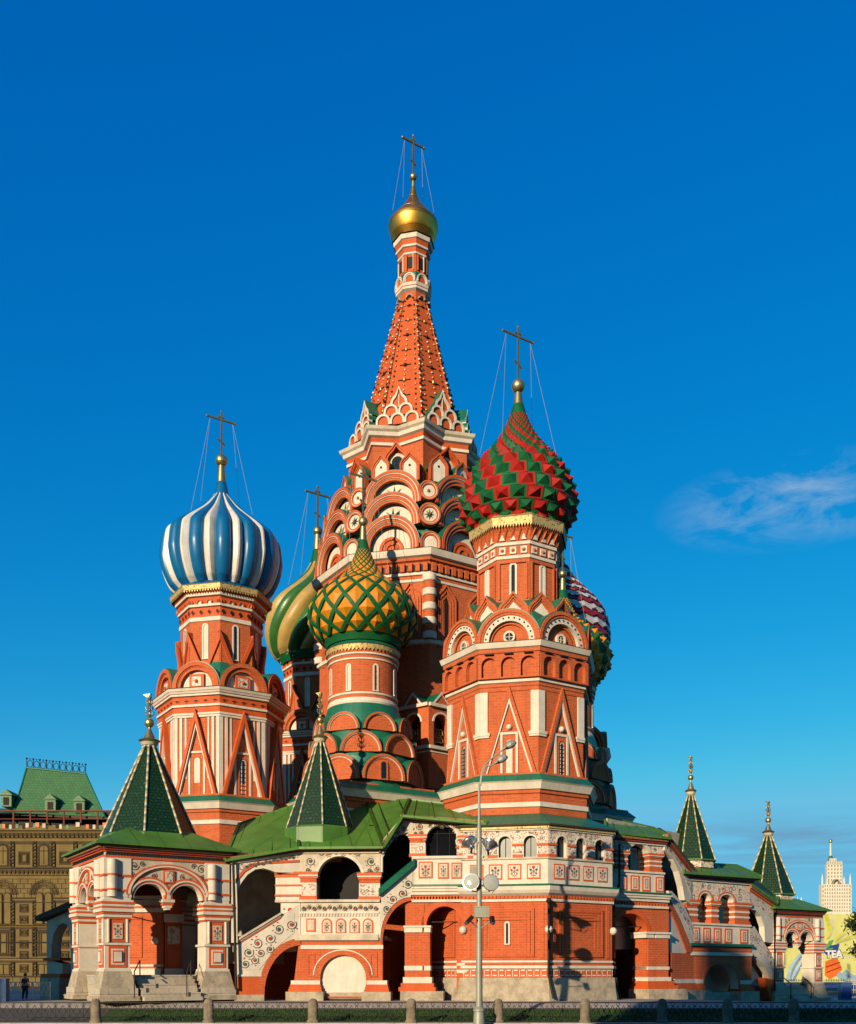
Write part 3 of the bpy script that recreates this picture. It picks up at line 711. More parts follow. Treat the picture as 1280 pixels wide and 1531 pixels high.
def tower_small(cx, cy, lab, style):
    mb = MB(); k = (.95 if style != 'lattice' else 1)
    sq = -12.5; lathe(mb, cx, cy, 4, sq, [(5.75, 0, 'brick')] + [(5.75 + o * 1.41, z + .4, m) for o, z, m in POD], close='roof_green')
    lathe(mb, cx, cy, 48, 0, [(4.25, 16, 'green'), (4.0, 18.4, 'green'), (3.52, 20.35, 'green'), (3.12, 21.85, 'green'), (2.85, 22.7, 'green'), (2.82, 22.75, 'white'), (2.86, 22.9, 'white'), (2.72, 23.2, 'brick'), (2.7, 23.42, 'white'), (2.78, 23.46, 'white'), (2.78, 23.6, 'brick'), (2.7, 23.62, 'brick'), (2.7, 26.1, 'white'),
        (2.78, 26.12, 'white'), (2.78, 26.24, 'brick'), (2.74, 26.26, 'brick'), (2.76, 26.45, 'white'), (2.88, 26.5, 'white'), (2.88, 26.62, 'brick'), (2.8, 26.65, 'brick'), (2.86, 26.9, 'black'), (2.95, 26.92, 'black')], True)
    valance(mb, cx, cy, 40, 0, 2.96, 26.92, 27.25, 'green', 2.5)
    lathe(mb, cx, cy, 40, 0, [(3.05, 27.3, 'green'), (2.6, 27.75, 'green')], True)
    t = mb.build('church_tower', cath, label=lab)
    for i in range(-4, 4):
        th = 24.0 + 45 * i; tt = RAD(th); ff = lambda r, a: Fr((cx + r * math.sin(RAD(a)), cy - r * math.cos(RAD(a))), a)
        if style == 'lattice' or i > -2:
            gable_arch(t, ff(4.45, th), 0, 16.55, 1.72, [(1, .90, .12, 'brick'), (.90, .86, .05, 'white'), (.86, .80, .0, 'brick')], ('brick', -.05), 1.0, .2)
            gable_arch(t, ff(4.12, th + 22.5), 0, 18.7, 1.58, [(1, .90, .12, 'brick'), (.90, .86, .05, 'white')], ('brick', -.05), 1.0, .0)
            gable_arch(t, ff(3.66, th), 0, 20.5, 1.34, [(1, .90, .12, 'brick'), (.90, .86, .05, 'white')], ('brick', -.05), .8, .0)
        slit_window(t, ff(2.68, th + .5), 0, 23.75, 25.7, .22, blind=(i % 2 == 1), fw=.12)
    if style == 'lattice': slit_window(t, Fr((cx + 4.45 * math.sin(RAD(24)), cy - 4.45 * math.cos(RAD(24))), 24), 0, 16.6, 17.9, .45, frame='brick', fw=.12)
    return t
YEL_ROWS = [(58, 968), (68, 957), (75, 948), (79.5, 934), (80, 918), (70, 896), (54, 877.5), (31, 862), (18, 843), (10.5, 824)]
nx, ny = -5.17, 80
t = tower_small(nx, ny, 'low round tower ringed by tiers of arched gables under the yellow and green dome', 'lattice')
onion(t, 'yellow onion dome netted with green bands', nx, ny, 80, YEL_ROWS, 'lattice', n=16, ph=7, collar=(808.6, 788, 6, 4, (10.8, 825, 'dome_green')))
cross(t, nx, ny, .0533, zz(780, 80), 7 * .0533, zz(773, 80), zz(700, 80), 1.15, 2.3, zz(882, 80))
def push_back(o, c0, c1, s):      # the same tower, larger and further off
    O = ORIG[cath.name]; c0, c1 = Vector((*c0, 0)), Vector((*c1, 0)); O = Vector((O.x, O.y, 0))
    o.scale = (s, s, s); o.location = (c1 - O) - s * (c0 - O)
bx, by = 12.3, 91
t = tower_small(bx, by, 'low round tower half hidden behind the stout tower, in deep shade', 'studs')
onion(t, 'yellow and dark green studded onion dome', bx, by, 80, [(r, y) for r, y in YEL_ROWS], 'studs', n=22, shift=-.5, cols=('dome_yellow', 'dome_green'), h=.36, collar=(808.6, 788, 6, 4, (10.8, 825, 'dome_green')))
cross(t, bx, by, .0533, zz(780, 80), 7 * .0533, zz(773, 80), zz(700, 80), 1.15, 2.3, zz(882, 80))

push_back(t, (bx, by), (13.5, 100.5), 1.105)
SW_ROWS = [(56, 995), (66, 986), (76, 966), (79, 945), (75, 917), (62, 895), (36, 873), (19, 856), (11, 842)]
sx_, sy_ = -11.44, 104
t = tower_blue(sx_, sy_, 'far octagonal tower in shade under the green and tan swirled dome', 1.2, True)
onion(t, 'green and tan onion dome with swirling lobes', sx_, sy_, 104, SW_ROWS, 'swirl', n=16, twist=82, ph=0, collar=(823, 800, 7, 4.5, (11.5, 843, 'dome_green')))
cross(t, sx_, sy_, .0693, zz(794, 104), 7 * .0693, zz(787, 104), zz(728, 104), 1.35, 3, zz(875, 104))
px_, py_ = 13.8, 106
t = tower_blue(px_, py_, 'far octagonal tower hidden behind the stout tower under the purple and white dome', 2.0, True)
onion(t, 'purple and white onion dome with zigzag bands', px_, py_, 106, [(56, 975), (66, 963), (73, 945), (74, 925), (69, 900), (58, 878), (38, 857), (20, 838), (10, 820)], 'zigzag', n=22, collar=(806, 788, 7, 4.5, (10, 822, 'dome_green')))
push_back(t, (px_, py_), (15.5, 119), 1.12); t.location.z -= 2.1

# ---- central tented church
ccx, ccy = -1.35, 92
mb = MB()
lathe(mb, ccx, ccy, 8, OCT, [(13, 0, 'brick'), (13, 15.4, 'roof_green'), (9.3, 17.5, 'roof_green'), (8.7, 17.5, 'brick'), (8.55, 29.3, 'white'), (8.8, 29.4, 'white'), (8.8, 29.7, 'brick'), (8.55, 29.75, 'brick'), (8.5, 34.55, 'white'), (8.62, 34.6, 'white'), (8.62, 34.8, 'brick'), (8.5, 34.82, 'brick'), (8.5, 35.1, 'white'), (8.66, 35.14, 'white'), (8.66, 35.36, 'brick'), (8.55, 35.38, 'brick'), (8.6, 36.2, 'brick'), (8.85, 36.3, 'brick'), (8.88, 36.5, 'white'),
    (9.15, 36.6, 'white'), (9.22, 36.8, 'white'), (9.3, 37.1, 'dark_roof_edge'), (9.32, 37.15, 'green'), (8.2, 37.25, 'green'), (7.9, 39.0, 'green'), (7.4, 41, 'green'), (6.9, 43, 'green'), (5.9, 44.2, 'green')])
dentils(mb, ccx, ccy, 8.6, 35.4, 36.1, 10, .38, .24, 'brick'); dentils(mb, ccx, ccy, 8.58, 35.46, 36.02, 10, .3, .05, 'black', rot=OCT)
for th, fr in faces8(ccx, ccy, 8.58):
    for i in range(10):
        u = -3.28 + 6.56 * (i) / 10 + .0; box(mb, fr, u - .16, u + .16, 35.45, 36.0, -.05, .02, 'black')
for i in range(-3, 4):                                       # banded corner columns
    a = RAD(OCT + 45 * i); r = 8.5; c = polar(ccx, ccy, r, a, 0)
    z0 = 29.7; h = (35.1 - z0) / 9
    for q in range(9):
        m = 'white' if q % 2 == 0 else 'brick'; R_ = .6 if q % 2 == 0 else .52
        lathe(mb, c.x, c.y, 16, 0, [(R_ * .9, z0 + h * q, m), (R_, z0 + h * (q + .12), m), (R_, z0 + h * (q + .88), m), (R_ * .9, z0 + h * (q + 1), m)], True)
for th, fr in faces8(ccx, ccy, 8.52):
    for u in (-1.6, 1.6):
        for q in range(3):
            w = .95 - .22 * q; band(mb, fr, u, 33.2 - .1 * q, w, w - .13, -.1, .16 - .05 * q, 'brick', 4 - .1 * q, 14, .5)
        plate(mb, fr, [(u - .2, 29.6), (u + .2, 29.6), (u + .2, 33.0), (u, 33.7), (u - .2, 33.0)], -.05, .03, 'black')
RO, RI = 6.6, .80
st = [(5.9, 43.0, 'brick'), (5.9, 47.7, 'white'), (6.12, 47.75, 'white'), (6.12, 48.0, 'red'), (6.0, 48.02, 'red'), (6.1, 48.4, 'white'), (6.4, 48.5, 'white'), (6.5, 48.8, 'white_dirty'), (6.72, 48.95, 'white_dirty'), (6.82, 49.2, 'green'), (5.6, 49.4, 'green'), (5.0, 49.9, 'green')]
lathe(mb, ccx, ccy, 16, OCT - 1, st, star=RI)
lathe(mb, ccx, ccy, 8, OCT, [(4.95, 49.3, 'red'), (1.45, 62.9, 'red'), (1.35, 63.2, 'red'), (1.35, 63.6, 'white'), (1.62, 63.75, 'white'), (1.62, 63.95, 'red'), (1.66, 64, 'white'), (1.72, 64.25, 'green'), (1.5, 64.3, 'green'), (1.4, 65.3, 'green'), (1.34, 65.4, 'red'), (1.34, 66.9, 'white'), (1.45, 66.95, 'white'), (1.45, 67.1, 'red'), (1.4, 67.12, 'red'), (1.48, 67.5, 'white'), (1.62, 67.55, 'white'), (1.64, 67.72, 'red'), (1.58, 67.74, 'red'), (1.68, 68.15, 'white'), (1.8, 68.2, 'white'), (1.88, 68.55, 'black'), (2.0, 68.6, 'black'), (1.7, 68.8, 'gold')])
slope = (4.95 - 1.45) / 13.6
for i in range(-3, 4):                                       # ribs, gilded beads and ceramic bosses on the tent
    a = RAD(OCT + 45 * i)
    for q in range(27):
        f = (q + .5) / 27; r = 4.95 - 3.5 * f + .1; zq = 49.6 + 13.2 * f
        p = polar(ccx, ccy, r, a, zq); sphere(mb, p, .15 - .05 * f, ('gold_dull', 'white', 'iron')[q % 3], 6)
    tube(mb, [polar(ccx, ccy, 4.98, a, 49.4), polar(ccx, ccy, 1.47, a, 62.9)], .07, 'red', 5)
    th = OCT + 45 * i - 22.5; am = RAD(th)
    for q in range(26):
        f = (q + .5) / 26; r = (4.95 - 3.5 * f) * math.cos(PI / 8) + .02; zq = 49.4 + 13.5 * f; w = (4.95 - 3.5 * f) * math.sin(PI / 8)
        u = Vector((math.cos(am), math.sin(am), 0)); c = polar(ccx, ccy, r, am, zq)
        for s in (-.72, .72): sphere(mb, c + u * w * s, .10, ('gold_dull', 'iron', 'dome_green')[(q + (s > 0)) % 3], 6)
        if q % 3 == 0:
            fr = Fr((c.x, c.y), th); sphere(mb, c, .24 - .10 * f, ('iron', 'gold_dull', 'green')[q % 2], 6)
            for s in (-1, 1): box(mb, fr, min(s * .12, s * w * .4), max(s * .12, s * w * .4), zq - .03, zq + .03, -.05, .05, 'iron')
        elif 4 < q < 20: sphere(mb, c, .10, 'white' if q % 2 else 'gold', 6)
    fr = Fr(polar(ccx, ccy, 1.62, am, 0), th)
    band(mb, fr, 0, 62.85, .34, .24, -.3, -.02, 'white', 0, 10); band(mb, fr, 0, 62.85, .34, .24, -.3, -.02, 'white', 0, 10)
    for s in (-1, 1): box(mb, fr, s * .3 - .03, s * .3 + .03, 65.5, 66.9, -.5, -.25, 'white' if s > 0 else 'brick')
    box(mb, fr, -.22, .22, 65.7, 66.7, -.5, -.33, 'black')
ct = mb.build('church_tower', cath, label='tall central tower with a tented spire topped by a small gilded dome')
for i in range(-3, 4):
    a = RAD(OCT - 22.5 + 45 * i); th = OCT - 22.5 + 45 * i
    fr = Fr(polar(ccx, ccy, 1.55, a, 0), th)
    gable_arch(ct, fr, 0, 64.3, .55, [(1, .8, .06, 'white'), (.8, .62, .0, 'white')], ('red', -.06), .3, .25)
def medallion(kind):
    def f(mb, fr, u, zs, r):
        if kind == 'star': star_boss(mb, fr, u, zs + r * .25, r * .36, -.52)
        else:
            band(mb, fr, u, zs - .1, r * .42, r * .32, -.7, -.42, 'red', .1, 12); plate(mb, fr, archpoly(u - r * .3, u + r * .3, zs - .2, zs - .1, n=8), -.7, -.5, 'red')
            band(mb, fr, u, zs - .1, r * .2, r * .14, -.7, -.38, 'brick', .1, 10)
    return f
def roundel(parent, fr, z, r, star):
    mb = MB(); C = lambda q: [(q * math.cos(2 * PI * i / 22), z + q * math.sin(2 * PI * i / 22)) for i in range(22)]
    plate(mb, fr, C(r), -.5, .1, 'brick', [C(r * .86)]); plate(mb, fr, C(r * .86), -.5, .04, 'white', [C(r * .80)]); plate(mb, fr, C(r * .8), -.5, .02, 'brick', [C(r * .66)]); plate(mb, fr, C(r * .67), -.5, -.1, 'white')
    if star: star_boss(mb, fr, 0, z, r * .55, -.1)
    else: sphere(mb, fr.p(0, z, -.06), r * .16, 'gold_dull', 8)
    A = [(r * 1.05 * math.cos(PI * i / 12), z + r * 1.05 * math.sin(PI * i / 12)) for i in range(13)]
    quadstrip(mb, [fr.p(u, w, -1) for u, w in A], [fr.p(u, w, .02) for u, w in A], 'green')
    mb.build('roundel', parent)
RINGS = [(1, .92, .22, 'red'), (.92, .89, .17, 'white'), (.89, .80, .1, 'brick'), (.80, .78, .04, 'white'), (.78, .70, -.02, 'brick')]
for tier, (ap, z0, leg) in enumerate(((8.45, 37.2, .35), (7.95, 39.4, .3), (7.5, 41.45, .3))):
    for i in range(-3, 4):
        th = OCT - 22.5 + 45 * i; a = RAD(th); fr = Fr(polar(ccx, ccy, ap, a, 0), th)
        gable_arch(ct, fr, 0, z0, 2.5, RINGS, ('white', -.55), 1.6, leg, extra=medallion('arch' if tier == 0 else 'star'))
        th = OCT + 45 * i; a = RAD(th); fr = Fr(polar(ccx, ccy, ap * 1.055, a, 0), th)
        if tier == 0: gable_arch(ct, fr, 0, 37.2, .85, [(1, .86, .1, 'brick'), (.86, .8, .04, 'white'), (.8, .66, 0, 'brick')], ('white', -.1), 1, .5)
        elif tier == 1: roundel(ct, Fr(polar(ccx, ccy, 8.55, a, 0), th), 40.15, .93, True)
        else: roundel(ct, Fr(polar(ccx, ccy, 8.1, a, 0), th), 42.35, .82, False)
for i in range(-6, 7):                                       # keel-shaped gables and windows round the foot of the star
    th = OCT - 12 + 22.5 * i; a = RAD(th); fr = Fr(polar(ccx, ccy, 6.5 if i % 2 else 6.35, a, 0), th)
    def dot(mb, fr, u, zs, r): plate(mb, fr, [(u + .1 * math.cos(PI * q / 5), zs + .1 + .1 * math.sin(PI * q / 5)) for q in range(10)], -.2, .0, 'black')
    gable_arch(ct, fr, 0, 44.0, .85, [(1, .86, .12, 'red'), (.86, .68, .04, 'brick')], ('white', -.04), 1.0, 1.2, keel=.38, extra=dot)
for i in range(-3, 4):
    th = OCT - 1 - 22.5 + 45 * i; a = RAD(th); fr = Fr(polar(ccx, ccy, 5.85, a, 0), th)
    mb = MB()
    for q, (ro, ri, d) in enumerate(((1.1, .95, .2), (.95, .78, .1))): band(mb, fr, 0, 46.0, ro, ri, -.8, d, 'red', 1.8, 14, .45)
    plate(mb, fr, archpoly(-.78, .78, 44, 46.0, n=12), -.7, -.3, 'white_dirty'); plate(mb, fr, archpoly(-.5, .5, 44, 46.0, n=12), -.6, -.25, 'glass_dark')
    for u in (-.2, .2): box(mb, fr, u - .02, u + .02, 44, 46.4, -.3, -.22, 'iron')
    for z in (44.6, 45.2, 45.8): box(mb, fr, -.5, .5, z - .02, z + .02, -.3, -.21, 'iron')
    mb.build('window', ct)
    mb = MB()                                                # stacked little gables at the foot of the tent
    f5 = lambda r: Fr(polar(ccx, ccy, r, a, 0), th)
    for r, zb, us, rad_, kl in ((5.55, 49.35, (-1.28, 0, 1.28), .64, 0), (5.25, 50.3, (-.66, .66), .64, 0), (5.0, 51.1, (0,), .78, .95)):
        f6 = f5(r)
        for u in us:
            band(mb, f6, u, zb + .3, rad_, rad_ * .72, -.3, .08, 'white', .3, 14, kl); plate(mb, f6, [(u - rad_ * .74, zb), (u + rad_ * .74, zb)] + arc(u, zb + .3, rad_ * .74, None, 14, kl * 1.3), -.3, -.06, 'red')
            A = arc(u, zb + .3, rad_ * 1.03, None, 14, kl); quadstrip(mb, [f6.p(x, y, -1.6) for x, y in A], [f6.p(x, y, .05) for x, y in A], 'green')
    f6 = f5(5.0); box(mb, f6, -.04, .04, 51.1, 52.2, -.2, .03, 'white')
    mb.build('gable_cluster', ct)
onion(ct, 'small gilded onion dome', ccx, ccy, 92, [(24, 374), (31, 364), (36, 350), (37.2, 338), (33, 324), (23, 314), (13, 304), (7, 295), (4, 285)], 'gilded', collar=(280, 271, 3, 2.3, (4, 285, 'gold')))
cross(ct, ccx, ccy, .0613, zz(265, 92), 5.6 * .0613, zz(260, 92), zz(203, 92), 1.15, 1.9, zz(316, 92))

# ---- tent roofs of the porches
def tent(parent, cx, cy, z0, z1, r, label=None, drum=0):
    mb = MB()
    lathe(mb, cx, cy, 8, OCT, [(r, z0, 'tile_green'), (r * .085, z1, 'tile_green')])
    if drum: lathe(mb, cx, cy, 8, OCT, [(r * .93, z0 - drum, 'floral_fine'), (r * .93, z0 - .08, 'roof_green'), (r * 1.04, z0 - .07, 'roof_green'), (r * 1.03, z0 + .02, 'tile_green'), (r, z0 + .03, 'tile_green')])
    if not drum: lathe(mb, cx, cy, 8, OCT, [(r * 1.06, z0 - 1.7, 'roof_green'), (r * 1.05, z0 - .12, 'roof_green'), (r, z0 + .02, 'roof_green')])
    for i in range(8):
        a = RAD(OCT + 45 * i); tube(mb, [polar(cx, cy, r * 1.01, a, z0), polar(cx, cy, r * .1, a, z1)], .078 * r / 3, 'rib_beads', 6)
    t = mb.build('tent_roof', parent, label=label)
    mb = MB(); s = r / 3.2; h = (z1 - z0) / 6.8
    lathe(mb, cx, cy, 16, 0, [(.30 * s, z1 - .25, 'white_dirty'), (.52 * s, z1 - .1, 'white_dirty'), (.62 * s, z1 + .1 * h, 'gold_dull'), (.75 * s, z1 + .25 * h, 'gold_dull'), (.42 * s, z1 + .4 * h, 'gold_dull'), (.10 * s, z1 + 1.15 * h, 'gold_dull'), (.06 * s, z1 + 1.5 * h, 'gold_dull')], True)
    sphere(mb, (cx, cy, z1 + 1.55 * h), .30 * s + .04, 'gold_dull', 14)
    tube(mb, [(cx, cy, z1 + 1.5 * h), (cx, cy, z1 + 3.6 * h)], .035, 'gold_dull', 5)
    for q in range(4):
        zb = z1 + (2.05 + .42 * q) * h; sphere(mb, (cx, cy, zb), .12 * s + .02, 'gold_dull', 8)
        for g in range(6):
            a = 2 * PI * g / 6 + q * .5; e = (.34 - .05 * q) * s
            tube(mb, [(cx, cy, zb), polar(cx, cy, e * .7, a, zb + .05 * h), polar(cx, cy, e, a, zb + .24 * h), polar(cx, cy, e * .75, a, zb + .33 * h)], .03, 'gold_dull', 4)
    mb.add([(cx, cy, z1 + 3.35 * h), (cx + .02, cy, z1 + 3.7 * h), (cx - .45 * s, cy, z1 + 3.62 * h), (cx - .28 * s, cy, z1 + 3.5 * h)], [(0, 1, 2, 3)], 'gold_dull')
    mb.build('finial', parent)
    return t

# ---- corner porches
def porch(corner, s, z0, lab):
    root = MB(); W = 8.6
    n = Vector((math.sin(RAD(32.5)), -math.cos(RAD(32.5)), 0)); u = Vector((math.cos(RAD(32.5)), math.sin(RAD(32.5)), 0))
    c = Vector((corner.x, corner.y, 0)) + (u - n) * (W * s / 2); ctr = c
    def frame(k):
        th = 32.5 + 90 * k; t = RAD(th); nn_ = Vector((math.sin(t), -math.cos(t), 0)); uu = Vector((math.cos(t), math.sin(t), 0))
        f = Fr(c + nn_ * (W * s / 2) - uu * (W * s / 2), th); f.sc = s; f.z0 = z0; return f
    body = MB(); PW = 1.65
    for k in (0, 1, 2, 3):
        f = frame(k)
        big = (1.55, 7.05, 9.3, 7.25); uc = W / 2
        holes = [archpoly(1.9, 4.13, 6.6, 6.95, 7.95), archpoly(4.47, 6.7, 6.6, 6.95, 7.95)]
        outer = [(0, 7.0), (1.9, 7.0), (1.9, 6.95)] + arc(3.015, 6.95, 1.115, 1.05, 14)[::-1] + [(4.13, 6.55), (4.47, 6.55)] + arc(5.585, 6.95, 1.115, 1.05, 14)[::-1] + [(6.7, 7.0), (W, 7.0), (W, 9.6), (0, 9.6)]
        plate(body, f, outer, -.75, 0, 'white')
        plate(body, f, [(PW, 7.9), (1.75, 8.4), (2.6, 9.0), (uc, 9.28), (W - 2.6, 9.0), (W - 1.75, 8.4), (W - PW, 7.9), (W - PW, 9.55), (PW, 9.55)], -.1, .03, 'white_dirty')
        tym = [(2.0, 7.5)] + arc(3.015, 6.95, 1.5, 1.42, 14)[::-1][2:-3] + [(uc, 7.2)] + arc(5.585, 6.95, 1.5, 1.42, 14)[::-1][3:-2] + [(W - 2.0, 7.5)] + arc(uc, 7.2, 2.55, 1.85, 16)[1:-1]
        plate(body, f, tym, -.1, .025, 'white_dirty')
        for sg in (-1, 1):
            for uu, zv, rr in ((1.95, 9.15, .33), (2.5, 9.32, .2), (1.85, 8.55, .2)): curl(body, f, uc + sg * (uc - uu), zv, rr, .045, sg, 0, w=.03); dab(body, f, uc + sg * (uc - uu), zv, rr * .25, .05, 'paint_red')
            for uu, zv in ((3.3, 8.5), (2.7, 8.25)): curl(body, f, uc + sg * (uc - uu), zv, .22, .04, sg, 1, w=.03); dab(body, f, uc + sg * (uc - uu), zv, .08, .05, 'paint_red')
        for ro, ri, d, m in ((2.95, 2.8, .16, 'orange'), (2.8, 2.66, .2, 'white'), (2.66, 2.52, .12, 'orange')):
            band(body, f, uc, 7.2, ro, ri, -.1, d, m, 0, 24, rzo=ro * .73, rzi=ri * .73)
        for uu in (3.015, 5.585):
            for ro, ri, d, m in ((1.56, 1.42, .1, 'orange'), (1.42, 1.30, .14, 'white'), (1.30, 1.18, .08, 'orange'), (1.18, 1.10, .05, 'white')):
                band(body, f, uu, 6.95, ro, ri, -.3, d, m, 0, 18, rzo=ro * .945, rzi=ri * .945)
        box(body, f, uc - .38, uc + .38, 8.05, 8.95, -.1, .14, 'orange'); box(body, f, uc - .26, uc + .26, 8.15, 8.85, -.1, .17, 'floral_fine')
        for q, (w, za, zb) in enumerate(((.42, 6.75, 6.95), (.34, 6.55, 6.75), (.24, 6.38, 6.55), (.13, 6.24, 6.38))): box(body, f, uc - w, uc + w, za, zb, -.75 + w * .3, .12 - .03 * q, ('white', 'orange', 'white', 'white')[q])
        bar(body, f.p(1.7, 6.9, -.3), f.p(W - 1.7, 6.9, -.3), .07, .07, 'iron')
        box(body, f, 0, W, 9.6, 9.75, -.7, .1, 'orange'); box(body, f, 0, W, 9.75, 10.0, -.7, .06, 'white')
        for i in range(44):
            ub = W * (i + .5) / 44; plate(body, f, [(ub - .09, 9.78), (ub + .0, 9.78), (ub + .09, 9.97), (ub, 9.97)], 0, .12, 'iron')
        box(body, f, -.1, W + .1, 10.0, 10.1, -.7, .2, 'orange'); box(body, f, -.15, W + .15, 10.1, 10.25, -.7, .32, 'cloth_red'); box(body, f, -.2, W + .2, 10.25, 10.42, -.7, .45, 'eave_lace')
    arc_o = body.build('porch_arcade', porch_root, label=lab)
    # piers: four corners, each a stack of blocks; two faces carry panels
    for k in (0, 1, 2, 3):
        f = frame(k); pm = MB()
        def blk(a, z_a, z_b, g, m): box(pm, f, -g, a + g, z_a, z_b, -(a + g), g, m)
        blk(1.62, 0, .32, .62, 'stone'); blk(1.62, .32, .85, .46, 'stone_block')
        def ringp(gq, zq): return [f.p(uq, zq, dq) for uq, dq in ((-gq, gq), (1.62 + gq, gq), (1.62 + gq, -1.62 - gq), (-gq, -1.62 - gq))]
        quadstrip(pm, ringp(.36, .85), ringp(.12, 2.0), 'stone', False, True); blk(1.62, 2.0, 2.15, .1, 'white')
        blk(1.62, 2.15, 3.75, .02, 'white'); blk(1.62, 3.75, 3.9, .14, 'white'); blk(1.62, 3.9, 5.5, 0, 'white'); blk(1.62, 5.5, 5.62, .08, 'orange')
        for z_a, z_b, g, m in ((5.62, 5.82, .14, 'white'), (5.82, 5.98, .2, 'orange'), (5.98, 6.2, .3, 'white'), (6.2, 6.34, .24, 'orange'), (6.34, 6.5, .28, 'white'), (6.5, 6.66, .32, 'orange'), (6.66, 6.8, .22, 'white'), (6.8, 7.0, .08, 'white')): blk(1.62, z_a, z_b, g, m)
        blk(1.62, 7.0, 9.62, .1, 'white'); blk(1.62, 7.35, 7.5, .15, 'orange'); blk(1.62, 8.35, 8.5, .15, 'orange')
        for fa, off in ((f, 0), (frame(k - 1), W - 1.62)):
            for (a, b, za, zb, fl) in ((.22, 1.42, 2.25, 3.7, 0), (.30, 1.34, 3.95, 5.45, 1)):
                box(pm, fa, off + a, off + b, za, zb, -.1, .07, 'orange'); box(pm, fa, off + a + .17, off + b - .17, za + .19, zb - .19, -.1, .1, 'white' if not fl else 'orange')
                if fl: box(pm, fa, off + a + .2, off + b - .2, za + .22, zb - .22, -.1, .12, 'white_dirty'); bouquet(pm, fa, off + (a + b) / 2, za + .24, b - a - .4, zb - za - .46, .125, k)
                else: box(pm, fa, off + a + .27, off + b - .27, za + .30, zb - .30, -.1, .13, 'orange'); box(pm, fa, off + a + .36, off + b - .36, za + .4, zb - .4, -.1, .2, 'white')
            for uu in (.2, 1.45):
                pa = fa.p(off + uu, 3.95, .08); tube(pm, [pa, fa.p(off + uu, 5.5, .08)], .1 * s, 'white', 8)
            pa = fa.p(off + .45, 7.0, .1); tube(pm, [pa, fa.p(off + .45, 9.5, .1)], .33 * s, 'white', 12)
            for zr in (7.42, 8.42): tube(pm, [fa.p(off + .45, zr, .1), fa.p(off + .45, zr + .12, .1)], .37 * s, 'orange', 12)
        pm.build('pier', porch_root)
    # floor, inner brick wall, steps
    im = MB(); f = frame(0)
    box(im, f, .5, W - .5, 0, 1.75, -W + .5, -1.2, 'stone_block')
    st_ = MB()
    for i in range(6): box(st_, f, 2.3, 6.35, 0, .3 * (i + 1) - .05, -1.4 - .0, 1.2 - .42 * i, 'stone_block')
    p_, q_ = f.p(1.5, 0, -6.9), f.p(5.0, 0, -3.9); fi = Fr.between(Vector((p_.x, p_.y, 0)), Vector((q_.x, q_.y, 0)), p_.y); fi.sc = s; fi.z0 = z0; wl = fi.w / s
    box(im, fi, 0, wl, 1.75, 6.3, -.8, 0, 'brick_base'); box(im, fi, 0, wl + .1, 6.3, 6.6, -.8, .2, 'white'); box(im, fi, 0, wl + .1, 6.6, 6.75, -.8, .28, 'orange'); box(im, fi, 0, wl + .1, 6.75, 7.5, -.8, .12, 'white'); box(im, fi, 0, wl, 1.75, 2.2, -.8, .15, 'white'); box(im, fi, 0, wl, 2.35, 2.5, -.8, .06, 'white')
    plate(im, fi, [(1.5, 3.0), (3.2, 3.0), (3.2, 6.0), (1.5, 6.0)], -.1, .08, 'brick_base', [[(1.7, 3.2), (1.7, 5.8), (3.0, 5.8), (3.0, 3.2)]]); sphere(im, fi.p(wl - .4, 4.2, .1), .26 * s, 'white', 10); box(im, fi, .6, 1.0, 3.9, 4.3, -.1, .12, 'white')
    box(im, f, W - 3.2, W - 1.9, 1.75, 7.6, -5.6, -4.2, 'red'); box(im, f, W - 3.3, W - 1.8, 5.6, 6.2, -5.7, -4.1, 'white'); box(im, f, W - 3.0, W - 2.1, 4.0, 5.3, -5.0, -4.15, 'floral_fine'); box(im, f, W - 3.0, W - 2.1, 2.4, 3.6, -5.0, -4.15, 'orange'); box(im, f, W - 3.25, W - 1.85, 1.75, 2.2, -5.7, -4.05, 'white')
    box(im, f, .6, W - .6, 9.2, 9.4, -W + .6, -.6, 'white_dirty')
    box(im, f, .6, W - .6, 1.75, 9.2, -W + .9, -W + .6, 'brick')
    im.build('inner_wall', porch_root); st_.build('steps', porch_root)
    for uu in (2.6, 6.2):
        hr = MB(); bar(hr, f.p(uu, 2.75, -.9), f.p(uu - .9, 2.0, .9), .06, .06, 'iron'); bar(hr, f.p(uu, 2.75, -.9), f.p(uu, 1.7, -.9), .06, .06, 'iron'); bar(hr, f.p(uu - .9, 2.0, .9), f.p(uu - .9, .2, .9), .06, .06, 'iron'); hr.build('handrail', porch_root)
    rm = MB(); q = []
    e = W / 2 + .75
    sqr = [c + (u * a * e - n * b * e) * s for a, b in ((-1, -1), (1, -1), (1, 1), (-1, 1))]
    lo = [p + Vector((0, 0, z0 + 10.44 * s)) for p in sqr]; hi = [p + Vector((0, 0, z0 + 10.6 * s)) for p in sqr]
    quadstrip(rm, lo, hi, 'roof_green', close=True)
    top = [c + (p - c) * .45 + Vector((0, 0, z0 + 12.0 * s)) for p in sqr]; quadstrip(rm, hi, top, 'roof_green', close=True); rm.add(lo, [(0, 1, 2, 3)], 'dark_roof_edge'); rm.add(top, [(0, 1, 2, 3)], 'roof_green')
    rm.build('roof', porch_root)
    return c
porch_root = MB(); 
def part_empty(name, loc, label):
    o = bpy.data.objects.new(name, None); sc.collection.objects.link(o); o.parent = cath; o.location = Vector(loc) - ORIG[cath.name]; ORIG[o.name] = Vector(loc)
    if label: o['label'] = label
    return o
pc = XY(157, 63.2)
porch_root = part_empty('porch', (pc.x, pc.y, 0), 'large painted porch with twin arches at the near end of the gallery')
c = porch(pc, .945, .13, None); tent(porch_root, c.x, c.y, 11.2, 17.6, 3.18)
pc = XY(1158, 85)
porch_root = part_empty('porch', (pc.x, pc.y, -.5), 'smaller looking painted porch at the far end of the gallery, its foot in shade')
